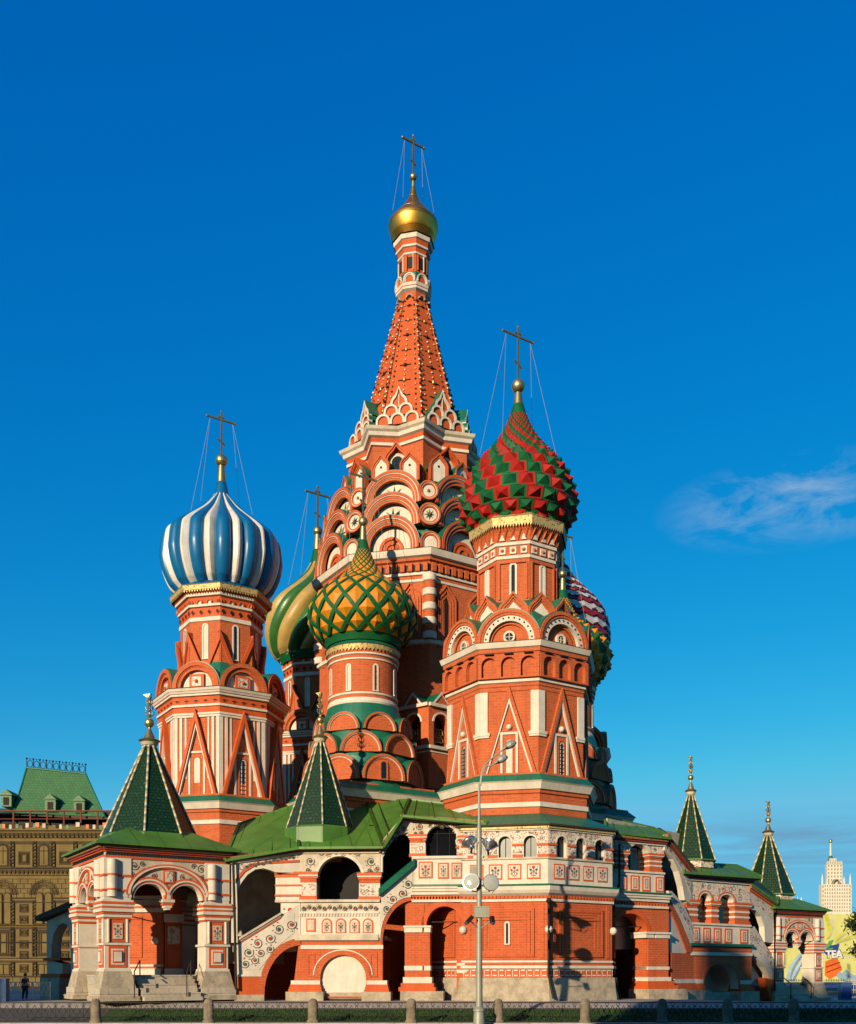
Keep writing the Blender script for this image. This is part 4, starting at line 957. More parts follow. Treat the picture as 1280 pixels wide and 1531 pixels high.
c = porch(pc, .75, -.5, None); tent(porch_root, c.x, c.y, 8.85, 14.3, 2.3, drum=.55)
# ------------------------------------------------------------------ galleries, stairs and their roofs
def R3(px, py, Y): return P3(px, py, Y)
def roof(parent, eave, ridge, mat='roof_green', th=.22):
    mb = MB(); quadstrip(mb, eave, ridge, mat)
    dn = [p - Vector((0, 0, th)) for p in eave]; quadstrip(mb, dn, eave, mat)
    ins = [p + Vector((0, .7, -th - .02)) for p in eave]; quadstrip(mb, dn, ins, 'dark_roof_edge')
    for a0, a1, b0, b1 in zip(eave, eave[1:], ridge, ridge[1:]):
        n = max(1, int((a1 - a0).length / 1.25))
        for i in range(n):
            t = (i + .5) / n; bar(mb, a0.lerp(a1, t) + Vector((0, 0, .03)), b0.lerp(b1, t) + Vector((0, 0, .03)), .05, .09, mat)
    for a, b in ((eave[0], ridge[0]), (eave[-1], ridge[-1])): bar(mb, a + Vector((0, 0, .05)), b + Vector((0, 0, .05)), .2, .16, mat)
    bar(mb, ridge[0], ridge[-1], .2, .2, mat)
    bar(mb, eave[0] + Vector((0, -.05, -.1)), eave[-1] + Vector((0, -.05, -.1)), .16, .16, mat)
    return mb.build('roof', parent)
def eave_trim(mb, fr, x0, y0, x1, y1):      # red and gilded drip board just under the eave
    for a, b, d, m in ((0, 4, .42, 'eave_lace'), (4, 7, .3, 'cloth_red'), (7, 10, .16, 'white')):
        plateq(mb, fr, [(x0, y0 + b), (x1, y1 + b), (x1, y1 + a), (x0, y0 + a)], -.1, d, m)
def pillar(parent, fr, x0, x1, y0, y1, striped=False, name='pillar', fl=True):
    mb = MB(); h = y1 - y0; d = .0
    boxq(mb, fr, x0, y0, x1, y1, -.75, 0, 'brick_base')
    e = 1.6
    for a, b, g, m in ((0, .1, 3, 'orange'), (.1, .16, 2.4, 'white'), (.16, .24, 1.2, 'orange'), (.86, 1, 1.2, 'orange')):
        boxq(mb, fr, x0 - g, y0 + h * a, x1 + g, y0 + h * b, -.75 - g * .04, g * .05, m)
    if striped:
        for a in (.38, .62): boxq(mb, fr, x0 - .6, y0 + h * a, x1 + .6, y0 + h * (a + .09), -.77, .03, 'white')
    elif fl: boxq(mb, fr, x0 - .2, y0 + h * .38, x1 + .2, y0 + h * .84, -.76, .02, 'white'); boxq(mb, fr, x0 + 1.5, y0 + h * .42, x1 - 1.5, y0 + h * .8, 0, .035, 'floral_fine')
    mb.build(name, parent)
def panelsq(mb, fr, xs, y0, y1, nest=True):
    for a, b in xs:
        boxq(mb, fr, a, y0, b, y1, -.1, .05, 'orange'); boxq(mb, fr, a + 2, y0 + 2.3, b - 2, y1 - 2.3, -.1, .065, 'white')
        if nest: boxq(mb, fr, a + 3.6, y0 + 4.2, b - 3.6, y1 - 4.2, -.1, .075, 'orange'); boxq(mb, fr, a + 4.8, y0 + 5.6, b - 4.8, y1 - 5.6, -.1, .085, 'white_dirty')
        else: boxq(mb, fr, a + 2.6, y0 + 3, b - 2.6, y1 - 3, -.1, .075, 'white_dirty')
def cornice_q(mb, fr, x0, x1, y, k=1.):     # green drip, white roll, brick dentils, white fillet
    for a, b, d, m in ((0, 2.5, .5, 'green'), (2.5, 6, .42, 'white'), (6, 10, .34, 'white'), (10, 15, .22, 'white'), (15, 17.5, .1, 'brick'), (22, 26, .16, 'white')):
        boxq(mb, fr, x0, y + a * k, x1, y + b * k, -.3, d, m)
    n = max(2, int((x1 - x0) / 4.6))
    for i in range(n):
        a = x0 + (x1 - x0) * (i + .2) / n; boxq(mb, fr, a, y + 17.5 * k, a + (x1 - x0) / n * .6, y + 22 * k, -.2, .12, 'red')
def foot(mb, fr, x0, x1, y, base, out=4.):     # white skirting, flared red foot and stone footing of a gallery pier
    boxq(mb, fr, x0 - .8, y, x1 + .8, y + 6, -.9, .08, 'white')
    for i in range(3): boxq(mb, fr, x0 - 1 - out * (i + 1) / 4, y + 6 + 3.6 * i, x1 + 1 + out * (i + 1) / 4, y + 6 + 3.6 * (i + 1), -1, .1 + .09 * i, 'red')
    boxq(mb, fr, x0 - out - 3, y + 16.8, x1 + out + 3, base + 2, -1.2, .5, 'stone')
def pane(parent, fr, x0, y0, x1, y1, d=-.55, mat='glass_dark'):
    mb = MB(); boxq(mb, fr, x0, y0, x1, y1, d - .06, d, mat)
    for i in (1, 2): a = x0 + (x1 - x0) * i / 3; boxq(mb, fr, a - .35, y0, a + .35, y1, d, d + .05, 'iron')
    boxq(mb, fr, x0, y0 + (y1 - y0) * .28, x1, y0 + (y1 - y0) * .28 + .8, d, d + .05, 'iron')
    mb.build('window', parent)
G = part_empty('gallery', XY(570, 69), 'covered gallery with painted arches, stairs and parapets in front of the towers')

# landing under the second tent roof
f1 = Fr.between(XY(448, 68.9), XY(572, 68.6), 68.7)
mb = MB()
plateq(mb, f1, [(412, 1266), (572, 1266), (572, 1304), (541, 1304)] + [(508 + 33 * math.cos(PI * i / 16), 1312 - 32 * math.sin(PI * i / 16)) for i in range(1, 16)] + [(475, 1304), (412, 1304)], -.75, 0, 'white')
plateq(mb, f1, [(449, 1268), (569, 1268), (569, 1303), (546, 1303)] + [(508 + 37 * math.cos(PI * i / 16), 1312 - 36 * math.sin(PI * i / 16)) for i in range(1, 16)] + [(470, 1303), (449, 1303)], -.1, .03, 'white_dirty')
bandq(mb, f1, 475, 541, 1280, 1312, 4.5, -.1, .06, 'white')
eave_trim(mb, f1, 446, 1266, 574, 1266)
boxq(mb, f1, 412, 1345, 568, 1349, -.8, .2, 'white_dirty')
boxq(mb, f1, 448, 1349, 568, 1406, -.7, 0, 'white'); boxq(mb, f1, 450, 1352, 566, 1362, -.1, .02, 'white_dirty'); boxq(mb, f1, 449, 1363, 567, 1366, -.1, .07, 'white')
for i in range(26): boxq(mb, f1, 450 + 4.5 * i, 1366, 452.4 + 4.5 * i, 1370, -.1, .06, 'white_dirty')
panelsq(mb, f1, [(458, 472)], 1373, 1393, False)
for a in (481, 502, 522.5, 542.5):
    plateq(mb, f1, archq(a, a + 15.5, 1373, 1395), -.1, .05, 'orange'); plateq(mb, f1, archq(a + 2, a + 13.5, 1375.5, 1394), -.1, .07, 'white'); plateq(mb, f1, archq(a + 3, a + 12.5, 1377, 1393.5), -.1, .08, 'white_dirty')
boxq(mb, f1, 440, 1397, 566, 1401, -.5, .1, 'white_dirty'); boxq(mb, f1, 440, 1401, 566, 1406, -.5, .2, 'white_dirty')
plateq(mb, f1, [(420, 1350), (449, 1350), (449, 1398), (440, 1398), (420, 1384)], -.6, .05, 'white'); plateq(mb, f1, [(422, 1354), (445, 1354), (445, 1392), (438, 1392), (424, 1376)], -.1, .07, 'white')
V = lambda fr, x0, y0, x1, y1, r, fl=1: vine_run(mb, fr, fr.q(x0, y0), fr.q(x1, y1), r, .06, fl)
V(f1, 452, 1291, 474, 1280, .40); V(f1, 476, 1276, 540, 1274, .26, -1); V(f1, 543, 1281, 568, 1292, .40); V(f1, 452, 1300, 470, 1299, .24); V(f1, 548, 1301, 569, 1300, .24); V(f1, 451, 1357, 566, 1357, .20); bouquet(mb, f1, *f1.q(434, 1391), 1.1, 1.7, .09)
for i, a in enumerate((481, 502, 522.5, 542.5)): bouquet(mb, f1, *f1.q(a + 7.8, 1393), .42, .68, .095, i)
mb.build('parapet', G)
pillar(G, f1, 449, 473, 1303, 1346); pillar(G, f1, 537, 568, 1305, 1347)
mb = MB(); boxq(mb, f1, 470, 1283, 545, 1348, -2.6, -2.5, 'black'); boxq(mb, f1, 412, 1266, 560, 1270, -4.5, -.7, 'black'); mb.build('dark_interior', G)  # black sheets behind and above the arch stand in for interior shade
mb = MB(); boxq(mb, f1, 412, 1303, 449, 1346, -.7, 0, 'white')
for y, h, d in ((1303, 4, .16), (1307, 4, .08), (1322, 2.5, .06), (1337, 3, .08)): boxq(mb, f1, 411, y, 450, y + h, -.7, d, 'orange')
mb.build('pier', G)
mb = MB()      # brick base with a white lunette
hole = [(479, 1490)] + [(479, 1465)] + [(513 - 34 * math.cos(PI * i / 16), 1462 - 34 * math.sin(PI * i / 16)) for i in range(17)] + [(547, 1490)]
plateq(mb, f1, [(437, 1492), (447, 1406), (572, 1406), (572, 1492)], -.8, 0, 'brick_base', [hole[::-1]])
boxq(mb, f1, 450, 1413, 573, 1419, -.2, .1, 'white'); bandq(mb, f1, 479, 547, 1428, 1462, 9, -.2, .05, 'brick_base'); bandq(mb, f1, 470, 556, 1421, 1458, 1.6, -.2, .09, 'white')
for a in (459, 552):
    plateq(mb, f1, [(a, 1425), (a + 12, 1425), (a + 12, 1460), (a, 1460)], -.1, .05, 'brick_base', [[(a + 3, 1428), (a + 3, 1458), (a + 9, 1458), (a + 9, 1428)]])
boxq(mb, f1, 470, 1425, 560, 1494, -.5, -.22, 'white'); boxq(mb, f1, 470, 1484, 560, 1494, -.5, -.15, 'stone')
foot(mb, f1, 436, 478, 1466, 1495); foot(mb, f1, 549, 578, 1466, 1495)
boxq(mb, f1, 437, 1406, 572, 1494, -6, -5.8, 'brick_base'); boxq(mb, f1, 350, 1399, 575, 1404, -6, -.6, 'stone')
mb.build('base_wall', G)

# lower stair from the near porch
f0 = Fr.between(XY(346, 67.6), XY(449, 68.88), 68.4)
mb = MB()
op = [(356, 1404), (411, 1371), (411, 1312), (404, 1303), (394, 1300), (382, 1302), (370, 1311), (361, 1323), (356, 1333)]
plateq(mb, f0, [(346, 1410), (346, 1286), (448, 1266), (448, 1304), (412, 1304), (412, 1368), (356, 1402)], -.7, -.02, 'white')  if False else None
plateq(mb, f0, [(346, 1286), (449, 1267), (449, 1304), (411.5, 1304), (404, 1301), (394, 1298.5), (382, 1300.5), (370, 1309), (361, 1321), (355, 1334), (355, 1410), (346, 1410)], -.7, -.02, 'white')
plateq(mb, f0, [(352, 1322), (366, 1305), (382, 1294.5), (398, 1292), (447, 1288), (447, 1284.5), (398, 1288.5), (381, 1291), (364, 1301), (352, 1316)], -.1, .05, 'orange')
plateq(mb, f0, [(356, 1312), (366, 1300), (382, 1289), (400, 1285), (445, 1281), (445, 1276), (360, 1292)], -.1, .02, 'floral')
eave_trim(mb, f0, 344, 1284, 448, 1266)
plateq(mb, f0, [(355, 1457), (355, 1409), (420, 1370), (446, 1352), (446, 1399), (438, 1402), (414, 1424), (391, 1457)], -.7, 0, 'white')
plateq(mb, f0, [(358, 1450), (358, 1414), (420, 1377), (440, 1364), (440, 1394), (411, 1419), (388, 1450)], -.1, .025, 'white')
vine_run(mb, f0, f0.q(362, 1428), f0.q(442, 1375), .46, .05); vine_run(mb, f0, f0.q(362, 1447), f0.q(408, 1414), .36, .05, -1); vine_run(mb, f0, f0.q(366, 1297), f0.q(440, 1279), .15, .06)
for o, d, m in ((0, .2, 'white_dirty'), (3, .1, 'white'), (5.5, .06, 'orange')): plateq(mb, f0, [(355, 1404 + o), (420, 1364 + o), (420, 1367 + o), (355, 1407.4 + o)], -.6, d, m)
plateq(mb, f0, [(355, 1457), (391, 1457), (391, 1460), (355, 1460)], -.6, .1, 'white')
mb.build('stair_parapet', G)
mb = MB()
for i in range(10):
    x = 356 + 9 * i; boxq(mb, f0, x, 1412 - 6.0 * i, x + 9, 1422, -4.2, -.75, 'stone_block')
boxq(mb, f0, 346, 1270, 440, 1440, -5.2, -5, 'white_dirty'); mb.build('stair', G)
mb = MB(); boxq(mb, f0, 355, 1460, 390, 1487, -.8, .05, 'red'); mb.build('pier', G)
mb = MB()
ring_o = [(386, 1488)] + [(386 + 62 * (1 - math.cos(PI / 2 * i / 10)), 1488 - 85 * math.sin(PI / 2 * i / 10)) for i in range(1, 11)]
ring_i = [(395, 1488)] + [(395 + 55 * (1 - math.cos(PI / 2 * i / 10)), 1488 - 75 * math.sin(PI / 2 * i / 10)) for i in range(1, 11)]
A = [f0.p(*f0.q(*p), .06) for p in ring_o]; B = [f0.p(*f0.q(*p), .06) for p in ring_i]; C = [f0.p(*f0.q(*p), -1.2) for p in ring_i]
quadstrip(mb, A, B, 'brick_base'); quadstrip(mb, B, C, 'brick_base')
plateq(mb, f0, ring_o + [(446, 1399), (438, 1402), (414, 1424), (391, 1457), (380, 1488)], -.7, .0, 'white')
boxq(mb, f0, 350, 1487, 394, 1496, -1, .4, 'stone')
mb.build('stair_base', G)
mb = MB(); boxq(mb, f0, 340, 1400, 462, 1496, -6.2, -6, 'brick_base'); mb.build('inner_wall', G)

# upper stair up to the main gallery
f2 = Fr.between(XY(570, 68.6), XY(614, 69.1), 68.9)
mb = MB()
plateq(mb, f2, [(566, 1266), (602, 1221), (620, 1221), (620, 1248), (610, 1244), (600, 1247), (590, 1254), (580, 1268), (572, 1284), (568, 1304), (566, 1304)], -.7, -.015, 'white')
plateq(mb, f2, [(569, 1268), (604, 1225), (618, 1225), (618, 1246), (610, 1240), (598, 1243), (587, 1251), (577, 1265), (570, 1281)], -.1, .02, 'white')
plateq(mb, f2, [(566, 1276), (602, 1231), (602, 1222), (566, 1266)], 0, .35, 'eave_lace')
plateq(mb, f2, [(568, 1404), (568, 1340), (619, 1294), (619, 1336), (606, 1342), (592, 1356), (580, 1374), (572, 1400)], -.7, 0, 'white')
plateq(mb, f2, [(570, 1380), (570, 1346), (617, 1303), (617, 1332), (603, 1340), (589, 1354), (577, 1372)], -.1, .025, 'white')
plateq(mb, f2, [(566, 1340), (566, 1329), (619, 1284), (619, 1294)], -.7, .3, 'green')
for (ro, ri, m, d) in ((0, 5, 'brick_base', .06), (-2.2, 0, 'white', .1)):
    o = [(568 - ro * .2 + 46 * (1 - math.cos(PI / 2 * i / 12)), 1407 - 66 * math.sin(PI / 2 * i / 12) + ro) for i in range(13)]
    q = [(568 + (ri + 0) * .7 + 46 * (1 - math.cos(PI / 2 * i / 12)), 1407 - 66 * math.sin(PI / 2 * i / 12) + ri * 1.1) for i in range(13)]
    A = [f2.p(*f2.q(*p), d) for p in o]; B = [f2.p(*f2.q(*p), d) for p in q]; quadstrip(mb, A, B, m); quadstrip(mb, B, [f2.p(*f2.q(*p), -1.4) for p in q], m)
vine_run(mb, f2, f2.q(571, 1364), f2.q(617, 1317), .40, .06); vine_run(mb, f2, f2.q(570, 1272), f2.q(606, 1234), .26, .06)
mb.build('stair_parapet', G)
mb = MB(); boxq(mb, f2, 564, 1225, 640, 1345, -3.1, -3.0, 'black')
for i in range(7): boxq(mb, f2, 568 + 7 * i, 1345 - 6 * i, 575 + 7 * i, 1352, -3, -.75, 'stone_block')
boxq(mb, f2, 560, 1345, 640, 1496, -6.6, -6.4, 'brick_base'); mb.build('stair', G)

# main gallery
f3 = Fr.between(XY(612, 69.2), XY(700, 68.8), 69)
mb = MB()
plateq(mb, f3, [(602, 1218), (724, 1230), (724, 1250), (684, 1250)] + [(660.5 + 23.5 * math.cos(PI * i / 16), 1256 - 23 * math.sin(PI * i / 16)) for i in range(0, 17)] + [(637, 1250), (612, 1250), (602, 1246)], -.7, 0, 'white')
plateq(mb, f3, [(606, 1224), (722, 1234), (722, 1249), (689, 1249)] + [(660.5 + 27 * math.cos(PI * i / 16), 1256 - 27 * math.sin(PI * i / 16)) for i in range(1, 16)] + [(632, 1249), (614, 1249), (606, 1244)], -.1, .025, 'white_dirty')
for p in ((608, 1234, 634, 1238, .32), (618, 1245, 634, 1246, .2), (640, 1233, 682, 1236, .2), (687, 1241, 720, 1243, .32)): vine_run(mb, f3, f3.q(p[0], p[1]), f3.q(p[2], p[3]), p[4], .06)
for i, a in enumerate((626, 655, 675, 695)): w_ = (21, 16, 16, 17)[i]; bouquet(mb, f3, *f3.q(a + w_ / 2, 1311), (w_ - 6) * .046, .85, .08, i)
bandq(mb, f3, 637, 684, 1233, 1256, 3.5, -.1, .06, 'white')
for a, b, d, m in ((0, 5, .45, 'eave_lace'), (5, 8.5, .3, 'cloth_red')): plateq(mb, f3, [(600, 1218 + b), (724, 1229 + b), (724, 1229 + a), (600, 1218 + a)], -.1, d, m)
boxq(mb, f3, 616, 1280, 722, 1284, -.8, .15, 'white'); boxq(mb, f3, 616, 1284, 722, 1323, -.7, 0, 'white')
panelsq(mb, f3, [(626, 647)], 1288, 1313, False); panelsq(mb, f3, [(655, 671), (675, 691), (695, 712)], 1290, 1314, False)
cornice_q(mb, f3, 616, 718, 1323); mb.build('parapet', G)
pillar(G, f3, 613, 636, 1247, 1281); pillar(G, f3, 687, 716, 1250, 1281)
pane(G, f3, 634, 1230, 690, 1282)
mb = MB(); plateq(mb, f3, [(606, 1349), (722, 1349), (722, 1495), (683, 1495), (683, 1386)] + [(664.5 + 27 * math.cos(PI * i / 16), 1385 - 30 * math.sin(PI * i / 16)) for i in range(17)] + [(637.5, 1495), (606, 1495)], -1.1, 0, 'brick_base', side='brick_base')
bandq(mb, f3, 637.5, 691.5, 1355, 1385, 8, -.2, .05, 'red')
boxq(mb, f3, 628, 1352, 634, 1384, -.1, .05, 'brick_base')
boxq(mb, f3, 560, 1348, 720, 1351, -6.2, -.8, 'stone')
boxq(mb, f3, 660, 1352, 676, 1496, -3.6, -2.6, 'brick_base'); boxq(mb, f3, 600, 1352, 722, 1496, -6.2, -6, 'brick_base')
bar(mb, f3.p(*f3.q(640, 1378), -.5), f3.p(*f3.q(706, 1378), -.5), .07, .07, 'iron'); boxq(mb, f3, 683, 1440, 700, 1444, -1, .06, 'white'); boxq(mb, f3, 683, 1450, 700, 1455, -1, .08, 'white')
mb.build('base_wall', G)
mb = MB(); a = f3.p(*f3.q(622, 1495), -.35); zt = f3.q(622, 1384)[1]
boxq(mb, f3, 605.5, 1392, 643, 1445, -1, .12, 'brick_base'); boxq(mb, f3, 605.5, 1450, 643, 1462, -1, .12, 'brick_base')
for x0, x1 in ((604, 633), (633.5, 645)):
    boxq(mb, f3, x0, 1384, x1, 1387, -1, .3, 'white'); boxq(mb, f3, x0 + 1, 1387, x1 - 1, 1394, -1, .22, 'white')
    boxq(mb, f3, x0 + 1, 1444, x1 - 1, 1451, -1, .17, 'white'); 
boxq(mb, f3, 603, 1461, 646, 1470, -1, .2, 'white'); boxq(mb, f3, 600, 1470, 649, 1476, -1.1, .3, 'red'); boxq(mb, f3, 597, 1476, 652, 1482, -1.1, .42, 'red'); boxq(mb, f3, 600, 1482, 664, 1496, -1.3, .6, 'stone')
mb.build('pillar', G)

# eight sided gallery wrapped round the stout tower
RG = 7.6
mb = MB()
lathe(mb, rx, ry, 8, OCT, [(8.05, -.5, 'stone'), (7.85, .8, 'stone'), (7.78, 1.58, 'stone'), (7.6, 1.6, 'brick_base'), (7.58, 2.2, 'white'), (7.7, 2.22, 'white'), (7.7, 2.42, 'brick_base'), (7.58, 2.45, 'brick_base'), (7.58, 2.6, 'white'), (7.66, 2.62, 'white'), (7.66, 2.76, 'brick_base'), (7.58, 2.8, 'brick_base'),
    (7.58, 6.72, 'white'), (7.72, 6.75, 'white'), (7.72, 6.92, 'brick'), (7.62, 6.95, 'brick'), (7.66, 7.15, 'white'), (7.9, 7.3, 'white'), (8.05, 7.5, 'white'), (8.12, 7.76, 'green'), (8.16, 7.88, 'green'), (7.62, 7.95, 'white'), (7.6, 9.6, 'white_dirty'), (7.72, 9.62, 'white_dirty'), (7.72, 9.72, 'white_dirty'), (6.7, 9.74, 'white_dirty'), (6.6, 11.6, 'black')])
for th, fr in faces8(rx, ry, 7.58, range(-2, 4)):
    hw = half8(7.58); n = 22
    for i in range(n): u = -hw + 2 * hw * (i + .5) / n; box(mb, fr, u - .08, u + .08, 6.95, 7.14, -.1, .14, 'red')
    n = 12
    for i in range(n):           # white check band low on the wall
        u = -hw + 2 * hw * (i + .5) / n; w = hw / n
        box(mb, fr, u - w * .95, u - w * .78, 1.66, 2.14, -.1, .03, 'white')
        for z in (1.7, 2.05): box(mb, fr, u - w * .5, u + w * .6, z, z + .08, -.1, .03, 'white')
        box(mb, fr, u - w * .5, u + w * .6, 1.84, 1.95, -.1, .03, 'orange')
    for k, g in enumerate((2.0, 1.72, 1.44)):     # nested sunken panels
        plate(mb, fr, [(-g, 3.0 + .2 * k), (g, 3.0 + .2 * k), (g, 6.3 - .2 * k), (-g, 6.3 - .2 * k)], -.1, .10 - .028 * k, 'brick_base', [[(-g + .2, 3.2 + .2 * k), (-g + .2, 6.1 - .2 * k), (g - .2, 6.1 - .2 * k), (g - .2, 3.2 + .2 * k)]])
    for z in (6.05, 5.5): box(mb, fr, -1.7, 1.7, z, z + .1, -.1, .11, 'red')
    for u in (-hw + .02,): sphere(mb, fr.p(u, 4.85, .08), .28, 'white', 12)
    for u in (hw - .55, -hw + .25): box(mb, fr, u, u + .3, 2.9, 6.6, -.1, .04, 'brick_base')
mb.build('base_wall', G)
for j, (th, fr) in enumerate(faces8(rx, ry, RG, range(-2, 4))):
    hw = half8(RG); mb = MB()
    plate(mb, fr, [(-hw, 9.74), (-hw, 11.6), (hw, 11.6), (hw, 9.74)], -.45, 0, 'white', [archpoly(u - .44, u + .44, 9.76, 10.75, n=12) for u in (-1.72, 0, 1.72)])
    plate(mb, fr, [(-hw + .05, 10.66), (-hw + .05, 11.56), (hw - .05, 11.56), (hw - .05, 10.66)] + [q for u in (1.72, 0, -1.72) for q in arc(u, 10.7, .56, None, 12)], -.1, .02, 'floral_fine')
    for u in (-1.72, 0, 1.72): band(mb, fr, u, 10.75, .54, .44, -.3, .06, 'white', .0, 12)
    for u in (-2.55, -.86, .86, 2.55):
        box(mb, fr, u - .34, u + .34, 9.74, 9.86, -.4, .05, 'orange'); box(mb, fr, u - .38, u + .38, 10.52, 10.66, -.4, .1, 'orange'); box(mb, fr, u - .3, u + .3, 9.9, 10.48, -.1, .035, 'floral_fine')
        box(mb, fr, u - .36, u + .36, 9.86, 9.93, -.1, .05, 'orange'); 
    box(mb, fr, -hw, hw, 11.56, 11.66, -.3, .12, 'white'); box(mb, fr, -hw - .1, hw + .1, 11.66, 11.86, -.3, .22, 'gold_lace')
    for i, u in enumerate((-1.95, -.65, .65, 1.95)):
        box(mb, fr, u - .46, u + .46, 8.25, 9.3, -.1, .05, 'orange'); box(mb, fr, u - .38, u + .38, 8.35, 9.2, -.1, .065, 'white'); bouquet(mb, fr, u, 8.4, .68, .78, .07, i)
    mb.build('parapet', G)
    mb = MB(); box(mb, fr, -hw + .2, hw - .2, 9.75, 11.4, -.34, -.3, 'glass_sky_reflect' if th < 0 else 'glass_dark')
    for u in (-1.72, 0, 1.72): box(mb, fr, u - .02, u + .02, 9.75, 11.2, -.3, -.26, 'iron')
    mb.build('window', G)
    if abs(th + 12.5) < 1: slit_window(G, fr, .15, 3.9, 5.3, .15, blind=False, fw=.12)
mb = MB(); lathe(mb, rx, ry, 8, OCT, [(8.0, 11.84, 'dark_roof_edge'), (8.05, 11.95, 'green'), (5.7, 12.95, 'green')]); mb.build('roof', G)

# right hand wing
f7 = Fr.between(XY(917, 72.4), XY(1002, 75.2), 73.5)
def wing(fr, x0, x1, ye, arches, yt, ys, yb, piers, pan, yp0, yp1, striped=True):
    mb = MB(); out = [(x0, ye), (x1, ye), (x1, yb)]
    pts = []
    for a, b in arches[::-1]:
        r = (b - a) / 2; pts += [(b, yb)] + [((a + b) / 2 + r * math.cos(PI * i / 14), ys - (ys - yt) * math.sin(PI * i / 14)) for i in range(15)] + [(a, yb)]
    plateq(mb, fr, out + pts + [(x0, yb)], -.6, 0, 'white')
    pts = []
    for a, b in arches[::-1]:
        r = (b - a) / 2 + 3; pts += [((a + b) / 2 + r * math.cos(PI * i / 14), ys - (ys - yt + 3) * math.sin(PI * i / 14)) for i in range(15)]
    plateq(mb, fr, [(x0 + 1, ye + 9), (x1 - 1, ye + 9), (x1 - 1, yb - 1)] + pts + [(x0 + 1, yb - 1)], -.1, .025, 'floral')
    for a, b in arches: bandq(mb, fr, a, b, yt, ys, 2.6, -.2, .06, 'white'); bandq(mb, fr, a - 2.6, b + 2.6, yt - 2.6, ys, 1.6, -.2, .09, 'orange' if len(arches) > 1 else 'white')
    eave_trim(mb, fr, x0 - 1, ye, x1 + 1, ye)
    boxq(mb, fr, x0, yp0, x1, yp0 + 3, -.7, .12, 'white'); boxq(mb, fr, x0, yp0 + 3, x1, yp1, -.6, 0, 'white')
    panelsq(mb, fr, pan, yp0 + 7, yp1 - 2); mb.build('parapet', G)
    for a, b in piers: pillar(G, fr, a, b, yb, yp0, striped)
wing(f7, 918, 993, 1252, [(940, 969)], 1262, 1277, 1274, [(920, 938), (971.5, 989)], [(925, 937), (942.5, 955.5), (960, 972), (980, 992.5)], 1302, 1334)
pane(G, f7, 936, 1258, 974, 1304)
mb = MB(); cornice_q(mb, f7, 918, 998, 1334, .9)
plateq(mb, f7, [(916, 1357), (1000, 1357), (1000, 1496), (967, 1496), (967, 1394)] + [(942.5 + 25 * math.cos(PI * i / 16), 1393 - 27 * math.sin(PI * i / 16)) for i in range(17)] + [(917.5, 1496), (916, 1496)], -1.4, 0, 'brick_base')
bandq(mb, f7, 917.5, 967, 1366, 1393, 7, -.2, .05, 'red'); boxq(mb, f7, 890, 1352, 1050, 1500, -5.2, -5, 'brick_base'); boxq(mb, f7, 905, 1355, 1010, 1358.5, -5.2, -1, 'stone'); boxq(mb, f7, 994, 1357, 1003, 1498, -5, -1.2, 'brick_base')
bar(mb, f7.p(*f7.q(920, 1386), -.5), f7.p(*f7.q(970, 1385), -.5), .07, .07, 'iron')
mb.build('base_wall', G)
mb = MB(); boxq(mb, f7, 968, 1401, 998, 1446, -1.5, .1, 'brick_base'); boxq(mb, f7, 968, 1450, 998, 1462, -1.5, .1, 'brick_base')
for x0, x1 in ((962, 976), (976.5, 1000)): boxq(mb, f7, x0, 1393, x1, 1396, -1.5, .3, 'white'); boxq(mb, f7, x0 + 1, 1396, x1 - 1, 1402, -1.5, .2, 'white')
boxq(mb, f7, 967, 1445, 999, 1450, -1.5, .15, 'white'); boxq(mb, f7, 966, 1461, 1001, 1467, -1.5, .2, 'white'); boxq(mb, f7, 965, 1467, 1004, 1473, -1.5, .3, 'red'); boxq(mb, f7, 963, 1473, 1008, 1479, -1.5, .45, 'red'); boxq(mb, f7, 962, 1479, 1020, 1498, -1.6, .6, 'stone')
mb.build('pillar', G)
f8 = Fr.between(XY(1000, 75.2), XY(1036, 78), 76.5)
mb = MB()
plateq(mb, f8, [(994, 1253), (1000, 1253), (1035, 1296), (1035, 1352), (1024, 1345), (1021, 1325), (1015, 1303), (1006, 1286), (994, 1275)], -.5, 0, 'white')
plateq(mb, f8, [(996, 1263), (1033, 1306), (1033, 1336), (1026, 1318), (1018, 1298), (1008, 1282), (996, 1271)], -.1, .025, 'floral')
plateq(mb, f8, [(994, 1252), (1034, 1296), (1034, 1302), (994, 1259)], -.1, .3, 'eave_lace'); plateq(mb, f8, [(994, 1259), (1034, 1302), (1034, 1305), (994, 1262)], -.1, .16, 'cloth_red')
plateq(mb, f8, [(999, 1334), (1004, 1334), (1022, 1352), (1040, 1390), (1040, 1414), (1032, 1410), (1018, 1376), (1002, 1346)], -.6, .03, 'white')
plateq(mb, f8, [(1004, 1340), (1021, 1357), (1036, 1390), (1036, 1400), (1022, 1374), (1005, 1348)], -.1, .05, 'floral')
plateq(mb, f8, [(999, 1346), (1002, 1346), (1018, 1376), (1034, 1413), (1034, 1424), (1027, 1424), (1012, 1384), (999, 1356)], -.6, .02, 'brick_base')
plateq(mb, f8, [(1000, 1356), (1012, 1384), (1027, 1424), (1027, 1425), (1004, 1425)], -.7, -.1, 'white'); plateq(mb, f8, [(1004, 1425), (1040, 1425), (1040, 1470), (1004, 1470)], -.7, -.02, 'brick_base')
foot(mb, f8, 1008, 1044, 1464, 1498); mb.build('stair_parapet', G)
mb = MB(); boxq(mb, f8, 960, 1230, 1075, 1420, -3, -2.9, 'white_dirty'); mb.build('stair', G)
f9 = Fr.between(XY(1030, 77.8), XY(1124, 82.4), 80)
